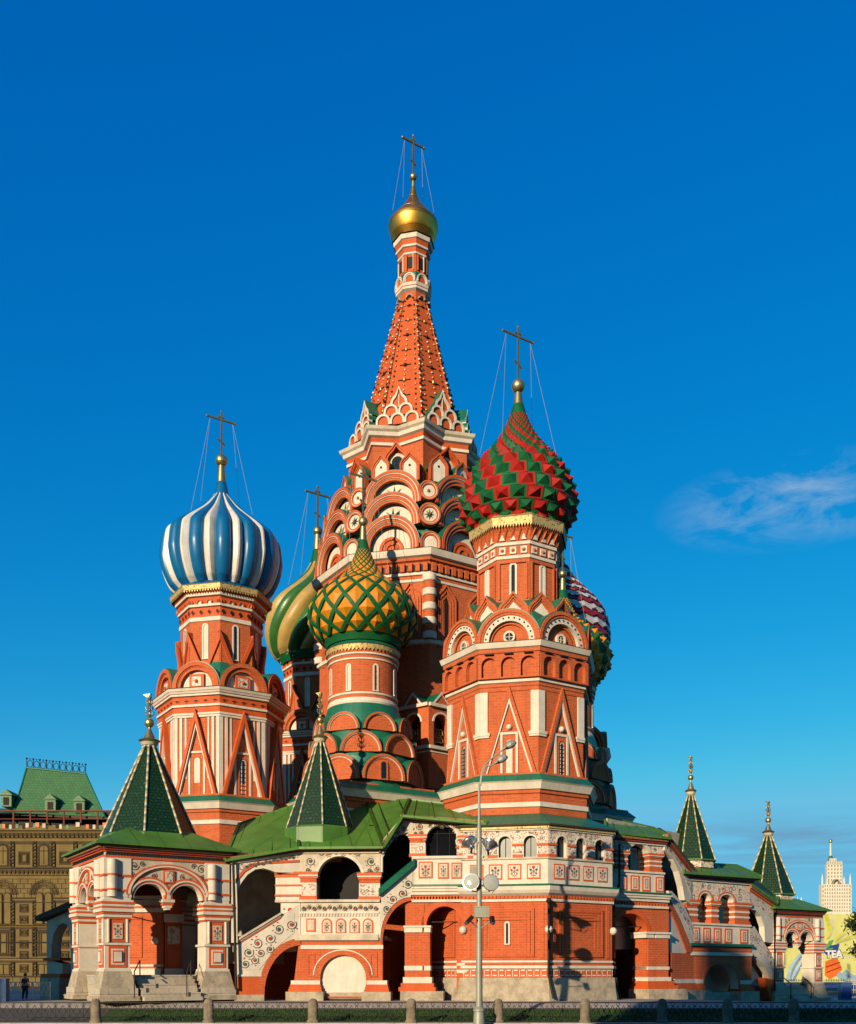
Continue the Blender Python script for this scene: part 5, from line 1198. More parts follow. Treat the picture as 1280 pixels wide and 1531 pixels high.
wing(f9, 1030, 1122, 1310, [(1046, 1062), (1076, 1096)], 1337, 1347, 1348, [(1027, 1043), (1064, 1074), (1099, 1120)], [(1034, 1046), (1051, 1062), (1066.5, 1078), (1083, 1094), (1106, 1118)], 1381, 1412)
pane(G, f9, 1040, 1332, 1100, 1384)
mb = MB(); boxq(mb, f9, 1030, 1411, 1124, 1415, -.5, .25, 'green'); boxq(mb, f9, 1030, 1415, 1124, 1424, -.6, .02, 'brick_base'); boxq(mb, f9, 1030, 1424, 1124, 1429, -.6, .1, 'white')
plateq(mb, f9, [(1030, 1429), (1124, 1429), (1124, 1494), (1104, 1494)] + [(1078.5 + 25.5 * math.cos(PI * i / 16), 1468 - 28 * math.sin(PI * i / 16)) for i in range(17)] + [(1053, 1494), (1030, 1494)], -.8, 0, 'brick_base', side='white')
bandq(mb, f9, 1053, 1104, 1440, 1468, 5, -.2, .04, 'brick_base'); boxq(mb, f9, 1045, 1432, 1110, 1494, -3, -2.8, 'white'); foot(mb, f9, 1030, 1050, 1464, 1498, 3); foot(mb, f9, 1107, 1122, 1466, 1498, 3); boxq(mb, f9, 1045, 1484, 1110, 1498, -2.8, -.3, 'stone')
mb.build('base_wall', G)
f10 = Fr.between(XY(1122, 82.4), XY(1160, 85.2), 83.5)
mb = MB()
plateq(mb, f10, [(1119, 1325), (1160, 1352), (1160, 1410), (1144, 1408), (1143, 1385), (1138, 1370), (1131, 1362), (1119, 1360)], -.5, 0, 'white')
plateq(mb, f10, [(1121, 1334), (1156, 1358), (1156, 1374), (1146, 1366), (1136, 1356), (1121, 1352)], -.1, .025, 'floral')
plateq(mb, f10, [(1119, 1324), (1160, 1350), (1160, 1355), (1119, 1330)], -.1, .3, 'eave_lace'); plateq(mb, f10, [(1119, 1330), (1160, 1355), (1160, 1358), (1119, 1333)], -.1, .16, 'orange')
plateq(mb, f10, [(1119, 1386), (1128, 1386), (1158, 1436), (1158, 1458), (1146, 1438), (1134, 1424), (1119, 1416)], -.6, .03, 'floral'); plateq(mb, f10, [(1119, 1416), (1134, 1424), (1146, 1438), (1158, 1458), (1158, 1468), (1144, 1446), (1132, 1432), (1119, 1426)], -.6, .05, 'white')
plateq(mb, f10, [(1119, 1426), (1132, 1432), (1144, 1446), (1152, 1462), (1140, 1470), (1119, 1470)], -1.5, -1, 'white'); plateq(mb, f10, [(1144, 1462), (1160, 1466), (1160, 1496), (1152, 1496)], -.7, 0, 'red')
mb.build('stair_parapet', G)
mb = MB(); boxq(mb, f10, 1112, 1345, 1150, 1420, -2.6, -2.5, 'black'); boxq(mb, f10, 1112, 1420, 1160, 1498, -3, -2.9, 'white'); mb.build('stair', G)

# roofs over the wings
roof(G, [R3(336, 1285, 67.2), R3(447, 1266, 68.3)], [R3(358, 1232, 77), R3(440, 1204, 78)])
roof(G, [R3(447, 1266, 68.3), R3(573, 1265, 68.0)], [R3(440, 1204, 78), R3(548, 1200, 76)])
roof(G, [R3(573, 1265, 68.0), R3(602, 1218, 68.4)], [R3(548, 1200, 76), R3(612, 1196, 77)])
roof(G, [R3(602, 1218, 68.4), R3(727, 1230, 68.2)], [R3(612, 1196, 77), R3(700, 1206, 76)])
roof(G, [R3(905, 1242, 71.6), R3(1003, 1252, 74.6)], [R3(905, 1222, 76), R3(975, 1238, 79)])
roof(G, [R3(1001, 1251, 74.8), R3(1036, 1296, 77.4)], [R3(985, 1240, 79), R3(1010, 1275, 82)], 'dark_roof_edge')
roof(G, [R3(1022, 1303, 76.6), R3(1138, 1311, 82.0)], [R3(1030, 1290, 83), R3(1100, 1294, 88)])
roof(G, [R3(1118, 1316, 81.8), R3(1162, 1350, 84.6)], [R3(1120, 1308, 87), R3(1165, 1335, 90)])
c = P3(479, 1240, 71.4); tent(G, c.x, c.y, c.z, zz(1107, 71.4), 2.38, label='tent roof of dark green tiles over the near stair landing')
c = P3(1033, 1288, 83); tent(G, c.x, c.y, c.z, zz(1186, 83), 2.05, drum=.65)
# arched passage between the round tower and the stout tower
fp = Fr(XY(600, 82.5), 14, 82.5)
mb = MB(); cen = XY(636, 84.5)
fA = Fr.between(XY(598, 83.2), XY(641, 81.4), 82); fB = Fr.between(XY(641, 81.4), XY(676, 83), 82)
for ff, xa, xb in ((fA, 598, 641), (fB, 641, 676)):
    xm = (xa + xb) / 2 + (-1 if ff is fA else 1)
    plateq(mb, ff, [(xa, 1056), (xb, 1056), (xb, 1115), (xm + 11, 1115)] + [(xm + 11 * math.cos(PI * i / 12), 1080 - 13 * math.sin(PI * i / 12)) for i in range(13)] + [(xm - 11, 1115), (xa, 1115)], -.8, 0, 'brick')
    bandq(mb, ff, xm - 11, xm + 11, 1067, 1080, 2.8, -.2, .08, 'white')
    boxq(mb, ff, xa, 1053, xb + .6, 1058, -.8, .25, 'white'); boxq(mb, ff, xa, 1116, xb + .4, 1121, -.8, .2, 'white'); boxq(mb, ff, xa, 1121, xb, 1180, -.8, 0, 'brick'); boxq(mb, ff, xa, 1124, xb, 1126, -.8, .05, 'white')
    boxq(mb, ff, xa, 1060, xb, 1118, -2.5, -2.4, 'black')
    plateq(mb, ff, [(xm - 14, 1054), (xm + 14, 1054), (xm, 1034)], -3, .1, 'brick', side='green'); plateq(mb, ff, [(xm - 14, 1054), (xm - 11.5, 1054), (xm, 1038), (xm + 11.5, 1054), (xm + 14, 1054), (xm, 1034)], 0, .16, 'white')
    x0 = xm - 8
    for q in range(3):
        pts = [ff.p(*ff.q(xm + (-4 + 4 * q) + 3.4 * math.cos(2 * PI * i / 10), 1104 + 4 * math.sin(2 * PI * i / 10)), -.4) for i in range(11)]; tube(mb, pts, .04, 'gold_dull', 4)
        pts = [ff.p(*ff.q(xm + (-4 + 4 * q) + 3.0 * math.cos(2 * PI * i / 10), 1093 + 5 * math.sin(2 * PI * i / 10)), -.4) for i in range(11)]; tube(mb, pts, .04, 'gold_dull', 4)
mb.build('passage', cath)
# drain pipes
def pipe(*pts):
    mb = MB(); tube(mb, pts, .09, 'iron', 6); mb.build('drainpipe', cath)
a = polar(rx, ry, 7.75, RAD(OCT), 0); pipe((a.x, a.y - .1, 6.6), (a.x, a.y - .1, 1.8), (a.x + .3, a.y - .3, .2))
mb = MB(); sphere(mb, (a.x, a.y - .2, 6.75), .2, 'iron', 8); mb.build('security_camera', cath)
a = f7.p(*f7.q(922, 1300), .3); pipe((a.x, a.y, 11.2), (a.x, a.y, 8.4), (a.x - .5, a.y - .5, 7), (a.x - .5, a.y - .4, 1.8), (a.x, a.y - .5, 0))
a = f0.p(*f0.q(348, 1300), .3); pipe((a.x, a.y, 9.6), (a.x + .1, a.y, 6), (a.x + .2, a.y, .8))
a = f10.p(*f10.q(1157, 1350), .4); pipe((a.x, a.y, 7.6), (a.x - .3, a.y, 7.0), (a.x - .3, a.y, .4))
# ------------------------------------------------------------------ ground
def smooth(a, b, x): t = max(0, min(1, (x - a) / (b - a))); return t * t * (3 - 2 * t)
def gz(x, y): return -1.14 + 1.14 * smooth(59.6, 65.5, y) - .55 * smooth(15, 32, x) * smooth(63, 75, y)
mb = MB(); xs = [-4000, -800, -300, -120] + [-70 + 3.5 * i for i in range(41)] + [120, 300, 800, 4000]
ys = [-300, -60, 20, 45, 52] + [57 + .8 * i for i in range(14)] + [72, 76, 82, 95, 130, 260, 900, 8000]
gr = [[Vector((x, y, gz(x, y))) for x in xs] for y in ys]
for r in range(len(ys) - 1): quadstrip(mb, gr[r], gr[r + 1], 'ground', True)
mb.build('ground', kind='structure')
mb = MB(); yy = [63.4 + .5 * i for i in range(22)] + [78, 84, 95, 110]; xx = [-60 + 4 * i for i in range(31)]
gr = [[Vector((x, y, gz(x, y) + .012)) for x in xx] for y in yy]
for r in range(len(yy) - 1): quadstrip(mb, gr[r], gr[r + 1], 'paving', True)
mb.build('pavement', kind='structure')
mb = MB(); box(mb, Fr((0, 0), 0), -200, 200, -1.13, -1.12, -56.6, -20, 'asphalt'); mb.build('road', kind='structure')
mb = MB(); box(mb, Fr((0, 0), 0), -60, 60, -1.3, -.98, -58.9, -57.9, 'stone_block'); mb.build('kerb', kind='structure')
mb = MB()
for i in range(26000):
    y = 59.1 + 3.9 * random.random(); x = -20.5 + 60 * random.random()
    if x < -19 + random.random(): continue
    z = gz(x, y); h = .10 + .16 * random.random() * (1 + .8 * math.sin(x * 1.7) * math.sin(y * 2.1 + x)); a = random.random() * PI; w = .035
    dx, dy = math.cos(a) * w, math.sin(a) * w; lx_, ly_ = (random.random() - .5) * .14, (random.random() - .5) * .14
    mb.add([(x - dx, y - dy, z - .02), (x + dx, y + dy, z - .02), (x + lx_, y + ly_, z + h)], [(0, 1, 2)], 'grass')
for i in range(30):
    for k in range(2): x0 = -20 + 2 * i; y0 = 59 + 2.05 * k; mb.add([(x, y, gz(x, y) + .03) for x, y in ((x0, y0), (x0 + 2, y0), (x0 + 2, y0 + 2.05), (x0, y0 + 2.05))], [(0, 1, 2, 3)], 'grass')
tag(mb.build('grass', kind='stuff'), 'strip of short green grass behind the low iron fence', 'grass', kind='stuff')
# fence: stone posts and iron panels
posts = [(143, 'stone post before the near porch, leftmost of the fence'), (312, 'stone post in front of the near porch steps'), (468, 'stone post below the near stair landing'), (615, 'stone post in front of the brick pillar of the gallery'), (745, 'stone post just right of the street lamp'), (875, 'stone post under the lamp shadow on the brick wall'), (990, 'stone post in front of the pillar with the half hidden person'), (1088, 'shaded stone post before the far stair landing'), (1187, 'shaded stone post in front of the far porch, rightmost of the fence')]
FY = 58.4
for i, (px, lab) in enumerate(posts):
    x = (px - 640) * FY / F; mb = MB(); w = .29; h = .98 + .30; z0 = -1.0
    prof = [(w * 1.25, z0), (w * 1.25, z0 + .12), (w * 1.02, z0 + .2), (w * .98, z0 + 1.12), (w * .9, z0 + 1.26), (w * .62, z0 + 1.37), (w * .2, z0 + 1.42)]
    rings = [[(x + r * math.cos(2 * PI * q / 12 + .2) * (1 + .02 * random.random()), FY + .8 * r * math.sin(2 * PI * q / 12 + .2), z) for q in range(12)] for r, z in prof]
    for A, B in zip(rings, rings[1:]): quadstrip(mb, A, B, 'post_stone', True, True)
    mb.add(rings[-1], [tuple(range(12))], 'post_stone')
    tag(mb.build('stone_post', origin=(x, FY, z0)), lab, 'post', 'stone posts of the low fence')
pxs = [-40] + [p for p, _ in posts] + [1310]
flab = ['iron fence panel at the left end, before the dark pavement', 'iron fence panel before the left half of the near porch', 'iron fence panel between the near porch and the stair landing', 'iron fence panel below the white lunette', 'iron fence panel left of and behind the street lamp pole', 'iron fence panel right of the lamp, before the slit window', 'iron fence panel before the brick wall with the lamp shadow', 'shaded iron fence panel before the big round stair arch', 'shaded iron fence panel between the two shaded posts', 'shaded iron fence panel at the right end by the far porch']
for i in range(len(pxs) - 1):
    x0 = (pxs[i] - 640) * FY / F + .3; x1 = (pxs[i + 1] - 640) * FY / F - .3; mb = MB(); za, zb = -.92, .18
    for z in (za, zb): bar(mb, (x0, FY, z), (x1, FY, z), .05, .055, 'iron')
    n = max(3, round((x1 - x0) / .66)); w = (x1 - x0) / n
    if i == 0: n = max(3, round((x1 - x0) / .85)); w = (x1 - x0) / n
    for q in range(n):
        a = x0 + q * w; c = a + w / 2; zt = zb - .16; zm = za + .28
        bar(mb, (a, FY, zm), (c, FY + .012, zt), .032, .032, 'iron'); bar(mb, (c, FY - .012, zt), (a + w, FY, zm), .032, .032, 'iron')
        bar(mb, (a, FY + .03, zt), (c, FY + .03, zm), .028, .028, 'iron'); bar(mb, (c, FY + .03, zm), (a + w, FY + .03, zt), .028, .028, 'iron')
        tube(mb, [(c + .1 * math.cos(t * PI / 4), FY, zb - .1 + .09 * math.sin(t * PI / 4)) for t in range(9)], .014, 'iron', 4)
        tube(mb, [(a + w * .5 * (1 - math.cos(t * PI / 6)), FY, za + .27 * math.sin(t * PI / 6)) for t in range(7)], .014, 'iron', 4)
        if i == 0: bar(mb, (c, FY, za), (c, FY, zb), .025, .025, 'iron')
    tag(mb.build('fence_panel', origin=(x0, FY, za)), flab[i], 'fence panel', 'iron panels of the low fence')
# street lamp with floodlights
lxp, lyp = (716.5 - 640) * 57.0 / F, 57.0; k = 57.0 / F
ZL = lambda py: zz(py, lyp); XL = lambda px: (px - 640) * k
lamp = thing('street_lamp', 'tall grey street lamp with two curved arms and four round floodlights', 'street lamp', (lxp, lyp, -1.13))
mb = MB(); lathe(mb, lxp, lyp, 20, 0, [(.36, -1.2, 'lamp_grey'), (.30, ZL(1513), 'lamp_grey'), (.34, ZL(1512), 'lamp_grey'), (.34, ZL(1509), 'lamp_grey'), (.20, ZL(1505), 'lamp_grey'), (.165, ZL(1400), 'lamp_grey'), (.15, ZL(1360), 'lamp_grey'), (.15, ZL(1240), 'lamp_grey'), (.085, ZL(1232), 'lamp_grey'), (.065, ZL(1172), 'lamp_grey')], True)
mb.build('pole', lamp)
for tipx, tipy, dx in ((752, 1121, 0), (739, 1143, 1)):
    mb = MB(); pts = [(718 + dx, 1175), (718.6 + dx, 1165), (720.5 + dx * 2, 1155), (725 + dx * 1.5, 1144 + dx * 2), (733, 1136 + dx * 10), (tipx, tipy)]
    P = spline([(XL(a), ZL(b)) for a, b in pts], 5); tube(mb, [(a, lyp - dx * .12, b) for a, b in P], .04, 'lamp_grey', 7); mb.build('arm', lamp)
    mb = MB(); x0, z0 = XL(tipx), ZL(tipy); d = Vector((.80, 0, .42)).normalized(); up = Vector((-d.z, 0, d.x)); y_ = Vector((0, 1, 0)); rings = []; low = []
    o = Vector((x0, lyp - dx * .12, z0))
    for t, w, h in ((0, .09, .08), (.16, .13, .11), (.28, .25, .24), (.5, .32, .33), (.72, .27, .24), (.86, .10, .08)):
        rings.append([o + d * t + y_ * (w * math.cos(PI * q / 8)) + up * (h * math.sin(PI * q / 8)) for q in range(9)])
        low.append([o + d * t + y_ * (w * .92 * math.cos(PI * q / 8)) - up * (h * .5 * math.sin(PI * q / 8)) for q in range(9)])
    for A, B in zip(rings, rings[1:]): quadstrip(mb, A, B, 'lamp_grey', True)
    head = mb.build('lamp_head', lamp)
    mb = MB()
    for j, (A, B) in enumerate(zip(low, low[1:])): quadstrip(mb, A, B, 'iron' if j < 2 else 'lamp_glass', True)
    mb.build('lens', head)
for px, py, rpx, dirv, kind in ((703, 1262, 11.5, (-.35, .5, .75), 'up'), (731, 1265, 11.5, (.30, .45, .85), 'up'), (705, 1320, 12, (-.22, -.95, .12), 'front'), (732.5, 1321, 12, (.22, -.95, .12), 'front')):
    mb = MB(); c = Vector((XL(px), lyp - .15, ZL(py))); d = Vector(dirv).normalized(); a = d.cross(Vector((0, 1, .3))).normalized(); b = d.cross(a); r = rpx * k
    prof = [(.22, -.75), (.3, -.7), (.34, -.5), (.6, -.2), (.92, .15), (1.0, .3), (1.06, .34), (1.06, .42), (.98, .43)]
    rings = [[c + d * (z * r) + a * (q * r * math.cos(2 * PI * i / 24)) + b * (q * r * math.sin(2 * PI * i / 24)) for i in range(24)] for q, z in prof]
    for A, B in zip(rings, rings[1:]): quadstrip(mb, A, B, 'lamp_metal', True, True)
    mb.add(rings[0], [tuple(range(24))], 'lamp_metal')
    fl = mb.build('floodlight', lamp)
    mb = MB(); g = [[c + d * ((.44 + .14 * (1 - q * q)) * r) + a * (q * r * math.cos(2 * PI * i / 24)) + b * (q * r * math.sin(2 * PI * i / 24)) for i in range(24)] for q in (.98, .7, .4, .05)]
    for A, B in zip(g, g[1:]): quadstrip(mb, A, B, 'lamp_glass', True, True)
    mb.add(g[-1], [tuple(range(24))], 'lamp_glass'); mb.build('lens', fl)
    mb = MB(); p0 = c - d * r * .3 - Vector((0, 0, r * 1.0)); bar(mb, c - d * r * .6, p0, .09, .09, 'iron'); bar(mb, p0, (lxp, lyp, p0.z - .05), .06, .06, 'lamp_grey'); bar(mb, c + a * r - d * .1, p0 + a * r * .4, .03, .03, 'lamp_grey'); bar(mb, c - a * r - d * .1, p0 - a * r * .4, .03, .03, 'lamp_grey'); mb.build('bracket', fl)
f = Fr((0, lyp), 0, lyp)
mb = MB(); box(mb, f, XL(709), XL(731), ZL(1372), ZL(1356), -.2, .28, 'lamp_grey'); box(mb, f, XL(708.5), XL(731.5), ZL(1357), ZL(1355.6), -.22, .3, 'lamp_grey'); mb.build('control_box', lamp)
mb = MB(); box(mb, f, XL(703.5), XL(714), ZL(1311), ZL(1296), -.15, .15, 'lamp_grey'); mb.build('control_box', lamp)
for (xa, ya, xb, yb) in ((706, 1371, 697, 1381), (734, 1371, 736, 1381)):
    mb = MB(); bar(mb, (XL(xa), lyp - .5, ZL(ya)), (XL(xb), lyp - .6, ZL(yb)), .22, .2, 'iron'); bar(mb, (XL(xb), lyp - .62, ZL(yb)), (XL(xb) + (.03 if xb > 717 else -.05), lyp - .66, ZL(yb) - .05), .18, .17, 'lamp_metal'); bar(mb, (XL((xa + xb) / 2), lyp - .5, ZL((ya + yb) / 2)), (lxp, lyp, ZL(1390)), .05, .05, 'lamp_grey'); mb.build('security_camera', lamp)

# ------------------------------------------------------------------ people
def person(name, label, loc, h, face, cols, pose=0):
    p = thing(name, label, 'person', loc); s = h / 1.75; a = RAD(face); ux = Vector((math.cos(a), math.sin(a), 0)); fw = Vector((math.sin(a), -math.cos(a), 0)); o = Vector(loc)
    W = lambda x, y, z: o + ux * (x * s) + fw * (y * s) + Vector((0, 0, z * s))
    def skin(nm, pts, edges, rad, mat, parent):
        me = bpy.data.meshes.new(nm); me.from_pydata([tuple(q - o) for q in pts], edges, []); ob = bpy.data.objects.new(nm, me); sc.collection.objects.link(ob); ob.parent = parent
        m = ob.modifiers.new('skin', 'SKIN'); m.use_smooth_shade = True
        for v, r in zip(me.skin_vertices[0].data, rad): v.radius = (r * s, r * s)
        me.skin_vertices[0].data[0].use_root = True
        sb = ob.modifiers.new('sub', 'SUBSURF'); sb.levels = sb.render_levels = 2; me.materials.append(MATS[mat]); return ob
    sw = .10
    body = [W(0, 0, .95), W(0, .01, 1.15), W(0, 0, 1.38), W(0, .01, 1.47), W(0, .03, 1.56), W(0, .02, 1.66)] + \
        [W(-.10, 0, .90), W(-.11, sw * .3, .50), W(-.11, -sw * .2, .09), W(-.12, .14, .04), W(.10, 0, .90), W(.11, -sw * .4, .50), W(.12, -sw, .09), W(.13, .06, .04)] + \
        [W(-.20, 0, 1.38), W(-.25, -.02, 1.10), W(-.24, .10, .88), W(-.24, .13, .80), W(.20, 0, 1.38), W(.26, -.03, 1.10), W(.23, .10, .90), W(.22, .14, .82)]
    ed = [(0, 1), (1, 2), (2, 3), (3, 4), (4, 5), (0, 6), (6, 7), (7, 8), (8, 9), (0, 10), (10, 11), (11, 12), (12, 13), (2, 14), (14, 15), (15, 16), (16, 17), (2, 18), (18, 19), (19, 20), (20, 21)]
    rad = [.14, .13, .15, .055, .085, .095, .10, .065, .045, .045, .10, .065, .045, .045, .065, .045, .033, .035, .065, .045, .033, .035]
    skin('body', body, ed, rad, 'skin', p)
    skin('shirt', [W(0, 0, .98), W(0, .01, 1.16), W(0, 0, 1.38), W(-.20, 0, 1.38), W(-.245, -.015, 1.17), W(.20, 0, 1.38), W(.25, -.02, 1.17)], [(0, 1), (1, 2), (2, 3), (3, 4), (2, 5), (5, 6)], [.16, .15, .165, .08, .06, .08, .06], cols[0], p)
    skin('trousers', [W(0, 0, .96), W(-.10, 0, .88), W(-.11, sw * .3, .50), W(-.11, -sw * .2, .12), W(.10, 0, .88), W(.11, -sw * .4, .50), W(.12, -sw, .12)], [(0, 1), (1, 2), (2, 3), (0, 4), (4, 5), (5, 6)], [.155, .115, .08, .065, .115, .08, .065], cols[1], p)
    hb = MB(); sphere(hb, W(0, .0, 1.675), .112 * s, 'hair' if len(cols) < 3 else cols[2], 12, 1.05); hb.build('hair', p)
    fb = MB(); sphere(fb, W(0, .125, 1.62), .018 * s, 'skin', 6); sphere(fb, W(-.1, .03, 1.62), .022 * s, 'skin', 6); sphere(fb, W(.1, .03, 1.62), .022 * s, 'skin', 6)
    for e in (-.035, .035): sphere(fb, W(e, .112, 1.645), .011 * s, 'hair', 6)
    fb.build('face', p)
    hm = MB()
    for sx in (-1, 1):
        b = W(.24 * sx, .125, .81)
        for q in range(4): tube(hm, [b + ux * (.012 * (q - 1.5)), W(.24 * sx, .15, .74 - .008 * (q in (1, 2))) + ux * (.011 * (q - 1.5)), W(.24 * sx, .165, .71) + ux * (.010 * (q - 1.5))], .009 * s, 'skin', 5)
        tube(hm, [b - ux * .02 * sx, W(.21 * sx, .17, .77)], .010 * s, 'skin', 5)
    hm.build('fingers', p)
    return p
person('person', 'person in dark clothes walking on the shaded pavement left of the near porch', (-27.3, 68.0, gz(-27.3, 68) + .02), 1.86, 160, ('cloth_dark', 'cloth_dark'))
a = XY(1004.5, 76.6)
person('person', 'person with red cap half hidden beside the far brick pillar of the gallery', (a.x, a.y, gz(a.x, a.y) + .62), 1.72, 10, ('cloth_olive', 'cloth_dark', 'cloth_red'))

# ------------------------------------------------------------------ department store behind, wrapped in a printed cover
sx0 = P3(-60, 0, 140).x
st_t = thing('department_store', 'long store building behind a printed facade cover with a green mansard roof', 'store', (sx0, 140, 0))
fs = Fr((sx0, 140), 0, 140); S = lambda px: (px + 60) * 140 / F; Zs = lambda py: zz(py, 140)
mb = MB(); box(mb, fs, 0, S(240), -1, Zs(1238), -6, 0, 'store_tan')
def outline(mb, u0, u1, z0, z1, w, d=.05, m='store_line'):
    w *= 1.25
    box(mb, fs, u0, u1, z0, z0 + w, -.05, d, m); box(mb, fs, u0, u1, z1 - w, z1, -.05, d, m); box(mb, fs, u0, u0 + w, z0 + w, z1 - w, -.05, d, m); box(mb, fs, u1 - w, u1, z0 + w, z1 - w, -.05, d, m)
U1 = S(240)
for py, h, m in ((1245, 5, 'store_mid'), (1252, 1, 'store_line'), (1258, 4, 'store_mid'), (1297, 2, 'store_line'), (1300, 4, 'store_mid'), (1308, 1, 'store_line'), (1342, 1.5, 'store_line'), (1346, 4, 'store_mid'), (1383, 1.5, 'store_line'), (1386, 3, 'store_mid'), (1408, 2, 'store_line'), (1432, 1.2, 'store_line'), (1436, 3, 'store_mid'), (1459, 1, 'store_line')):
    box(mb, fs, 0, U1, Zs(py + h), Zs(py), -.1, .10 if m == 'store_mid' else .12, m)
for r in range(4):
    box(mb, fs, 0, U1, Zs(1314 + 7 * r + .6), Zs(1314 + 7 * r), -.1, .03, 'store_line'); box(mb, fs, 0, U1, Zs(1461 + 7 * r + .6), Zs(1461 + 7 * r), -.1, .03, 'store_line')
    for i in range(26):
        u = (i + .5 * (r % 2)) * 1.05; box(mb, fs, u, u + .06, Zs(1321 + 7 * r), Zs(1314 + 7 * r), -.1, .03, 'store_line'); box(mb, fs, u, u + .06, Zs(1468 + 7 * r), Zs(1461 + 7 * r), -.1, .03, 'store_line')
for i in range(46): u = .3 + .6 * i; box(mb, fs, u, u + .3, Zs(1306), Zs(1301), -.1, .2, 'store_mid'); box(mb, fs, u, u + .14, Zs(1252), Zs(1246), -.1, .16, 'store_line')
for b in range(-1, 4):
    xc = 66 + 63 * b + (0 if b % 2 == 0 else 2)
    for cxp, big in ((xc, True), (xc + 31, False)):
        if S(cxp) < .8 or S(cxp) > U1 - 1: continue
        u = S(cxp)
        if big:
            for q, m in enumerate(('store_mid', 'store_line', 'store_tan')): w = .95 - .2 * q; plate(mb, fs, archpoly(u - w, u + w, Zs(1296 - q), Zs(1270), n=10), -.1, .06 + .03 * q, m)
            box(mb, fs, u - .04, u + .04, Zs(1292), Zs(1262), -.1, .15, 'store_line'); box(mb, fs, u - .55, u + .55, Zs(1273), Zs(1272), -.1, .15, 'store_line')
            for q in range(5): r = 2.1 - .22 * q; band(mb, fs, u, Zs(1338), r, r - .11, -.1, .06 + .02 * (q % 2), 'store_line' if q % 2 else 'store_mid', 0, 16)
            for e in (-.62, .62):
                plate(mb, fs, archpoly(u + e - .55, u + e + .55, Zs(1382), Zs(1340), n=10), -.1, .14, 'store_line'); plate(mb, fs, archpoly(u + e - .42, u + e + .42, Zs(1381), Zs(1340), n=10), -.1, .17, 'store_tan'); box(mb, fs, u + e - .42, u + e + .42, Zs(1350), Zs(1349), -.1, .19, 'store_line')
            for q in range(5): w = 1.7 - .3 * q; outline(mb, u - w, u + w, Zs(1430) + .1 * q, Zs(1390) - .1 * q, .1, .05 + .015 * q, 'store_line' if q % 2 else 'store_mid')
            outline(mb, u - .9, u + .9, Zs(1458), Zs(1441), .1); box(mb, fs, u - .05, u + .05, Zs(1458), Zs(1441), -.1, .06, 'store_line')
        else:
            for q in range(3): w = .8 - .2 * q; outline(mb, u - w, u + w, Zs(1293 - 2 * q), Zs(1273 + 2 * q), .1, .06 + .02 * q, 'store_line' if q % 2 else 'store_mid')
            for zc in (1358, 1375, 1394, 1412, 1428, 1448):
                for q in range(3): w = .62 - .17 * q; outline(mb, u - w, u + w, Zs(zc + 6 - 2 * q), Zs(zc - 6 + 2 * q), .09, .06 + .02 * q, 'store_mid' if q == 1 else 'store_line')
    for e in (14, 47):
        u = S(xc + e)
        for za, zb in ((1258, 1296), (1346, 1382), (1386, 1430), (1438, 1460)):
            outline(mb, u - .28, u + .28, Zs(zb), Zs(za), .07, .16)
            n = int((zb - za) / 5)
            for q in range(n): box(mb, fs, u - .18, u + .18, Zs(za + 5 * q + 3.6), Zs(za + 5 * q + 1), -.1, .2, 'store_mid' if q % 2 else 'store_line')
mb.build('printed_facade', st_t)
mb = MB()      # open scaffold storey with sagging covers under the roof
box(mb, fs, 0, U1, Zs(1238), Zs(1209), -6, -3, 'black'); box(mb, fs, 0, U1, Zs(1242), Zs(1235), -.2, .35, 'store_tan')
for i in range(11): u = .4 + 2.35 * i; box(mb, fs, u - .1, u + .1, Zs(1240), Zs(1212), -.2, .0, 'rust_post')
box(mb, fs, 0, U1, Zs(1213.5), Zs(1211.5), -.3, .1, 'rust_post'); box(mb, fs, 0, U1, Zs(1225), Zs(1224), -.3, .05, 'rust_post')
for i in range(60):
    u = U1 * i / 60; s = random.random(); box(mb, fs, u, u + .25 + .3 * s, Zs(1242 - 5 * s), Zs(1236 - 6 * s), 0, .3 + .2 * s, ('white_dirty', 'store_mid', 'tile_store', 'ad_orange', 'store_line')[i % 5])
mb.build('scaffold', st_t)
mb = MB(); c0 = [P3(18, 1222, 142), P3(158, 1224, 142), P3(158, 1224, 156), P3(18, 1222, 156)]; c1 = [P3(40, 1148, 146), P3(128, 1157, 146), P3(128, 1157, 153), P3(40, 1148, 153)]
quadstrip(mb, c0, c1, 'tile_store', close=True); mb.add(c1, [(0, 1, 2, 3)], 'tile_store')
for i in range(4): tube(mb, [c0[i], c1[i]], .14, 'green', 6); tube(mb, [c1[i], c1[(i + 1) % 4]], .16, 'green', 6)
l0 = [P3(-60, 1212, 141), P3(240, 1226, 141)]; quadstrip(mb, l0, [P3(-60, 1206, 150), P3(240, 1219, 150)], 'tile_store')
quadstrip(mb, [p - Vector((0, 0, .3)) for p in l0], l0, 'dark_roof_edge')
rf = mb.build('roof', st_t, label='green tiled mansard roof with an iron crest')
mb = MB()
for i in range(10):
    p = c1[0].lerp(c1[1], i / 9); tube(mb, [p, p + Vector((0, 0, 1.5))], .06, 'store_line', 5); sphere(mb, p + Vector((0, 0, 1.35)), .17, 'store_line', 6)
    if i < 9:
        q = c1[0].lerp(c1[1], (i + .5) / 9); tube(mb, [q + Vector((.38 * math.cos(t * PI / 6), 0, .62 + .5 * math.sin(t * PI / 6))) for t in range(13)], .05, 'store_line', 4); sphere(mb, q + Vector((0, 0, 1.35)), .12, 'store_line', 6)
mb.build('crest', st_t)
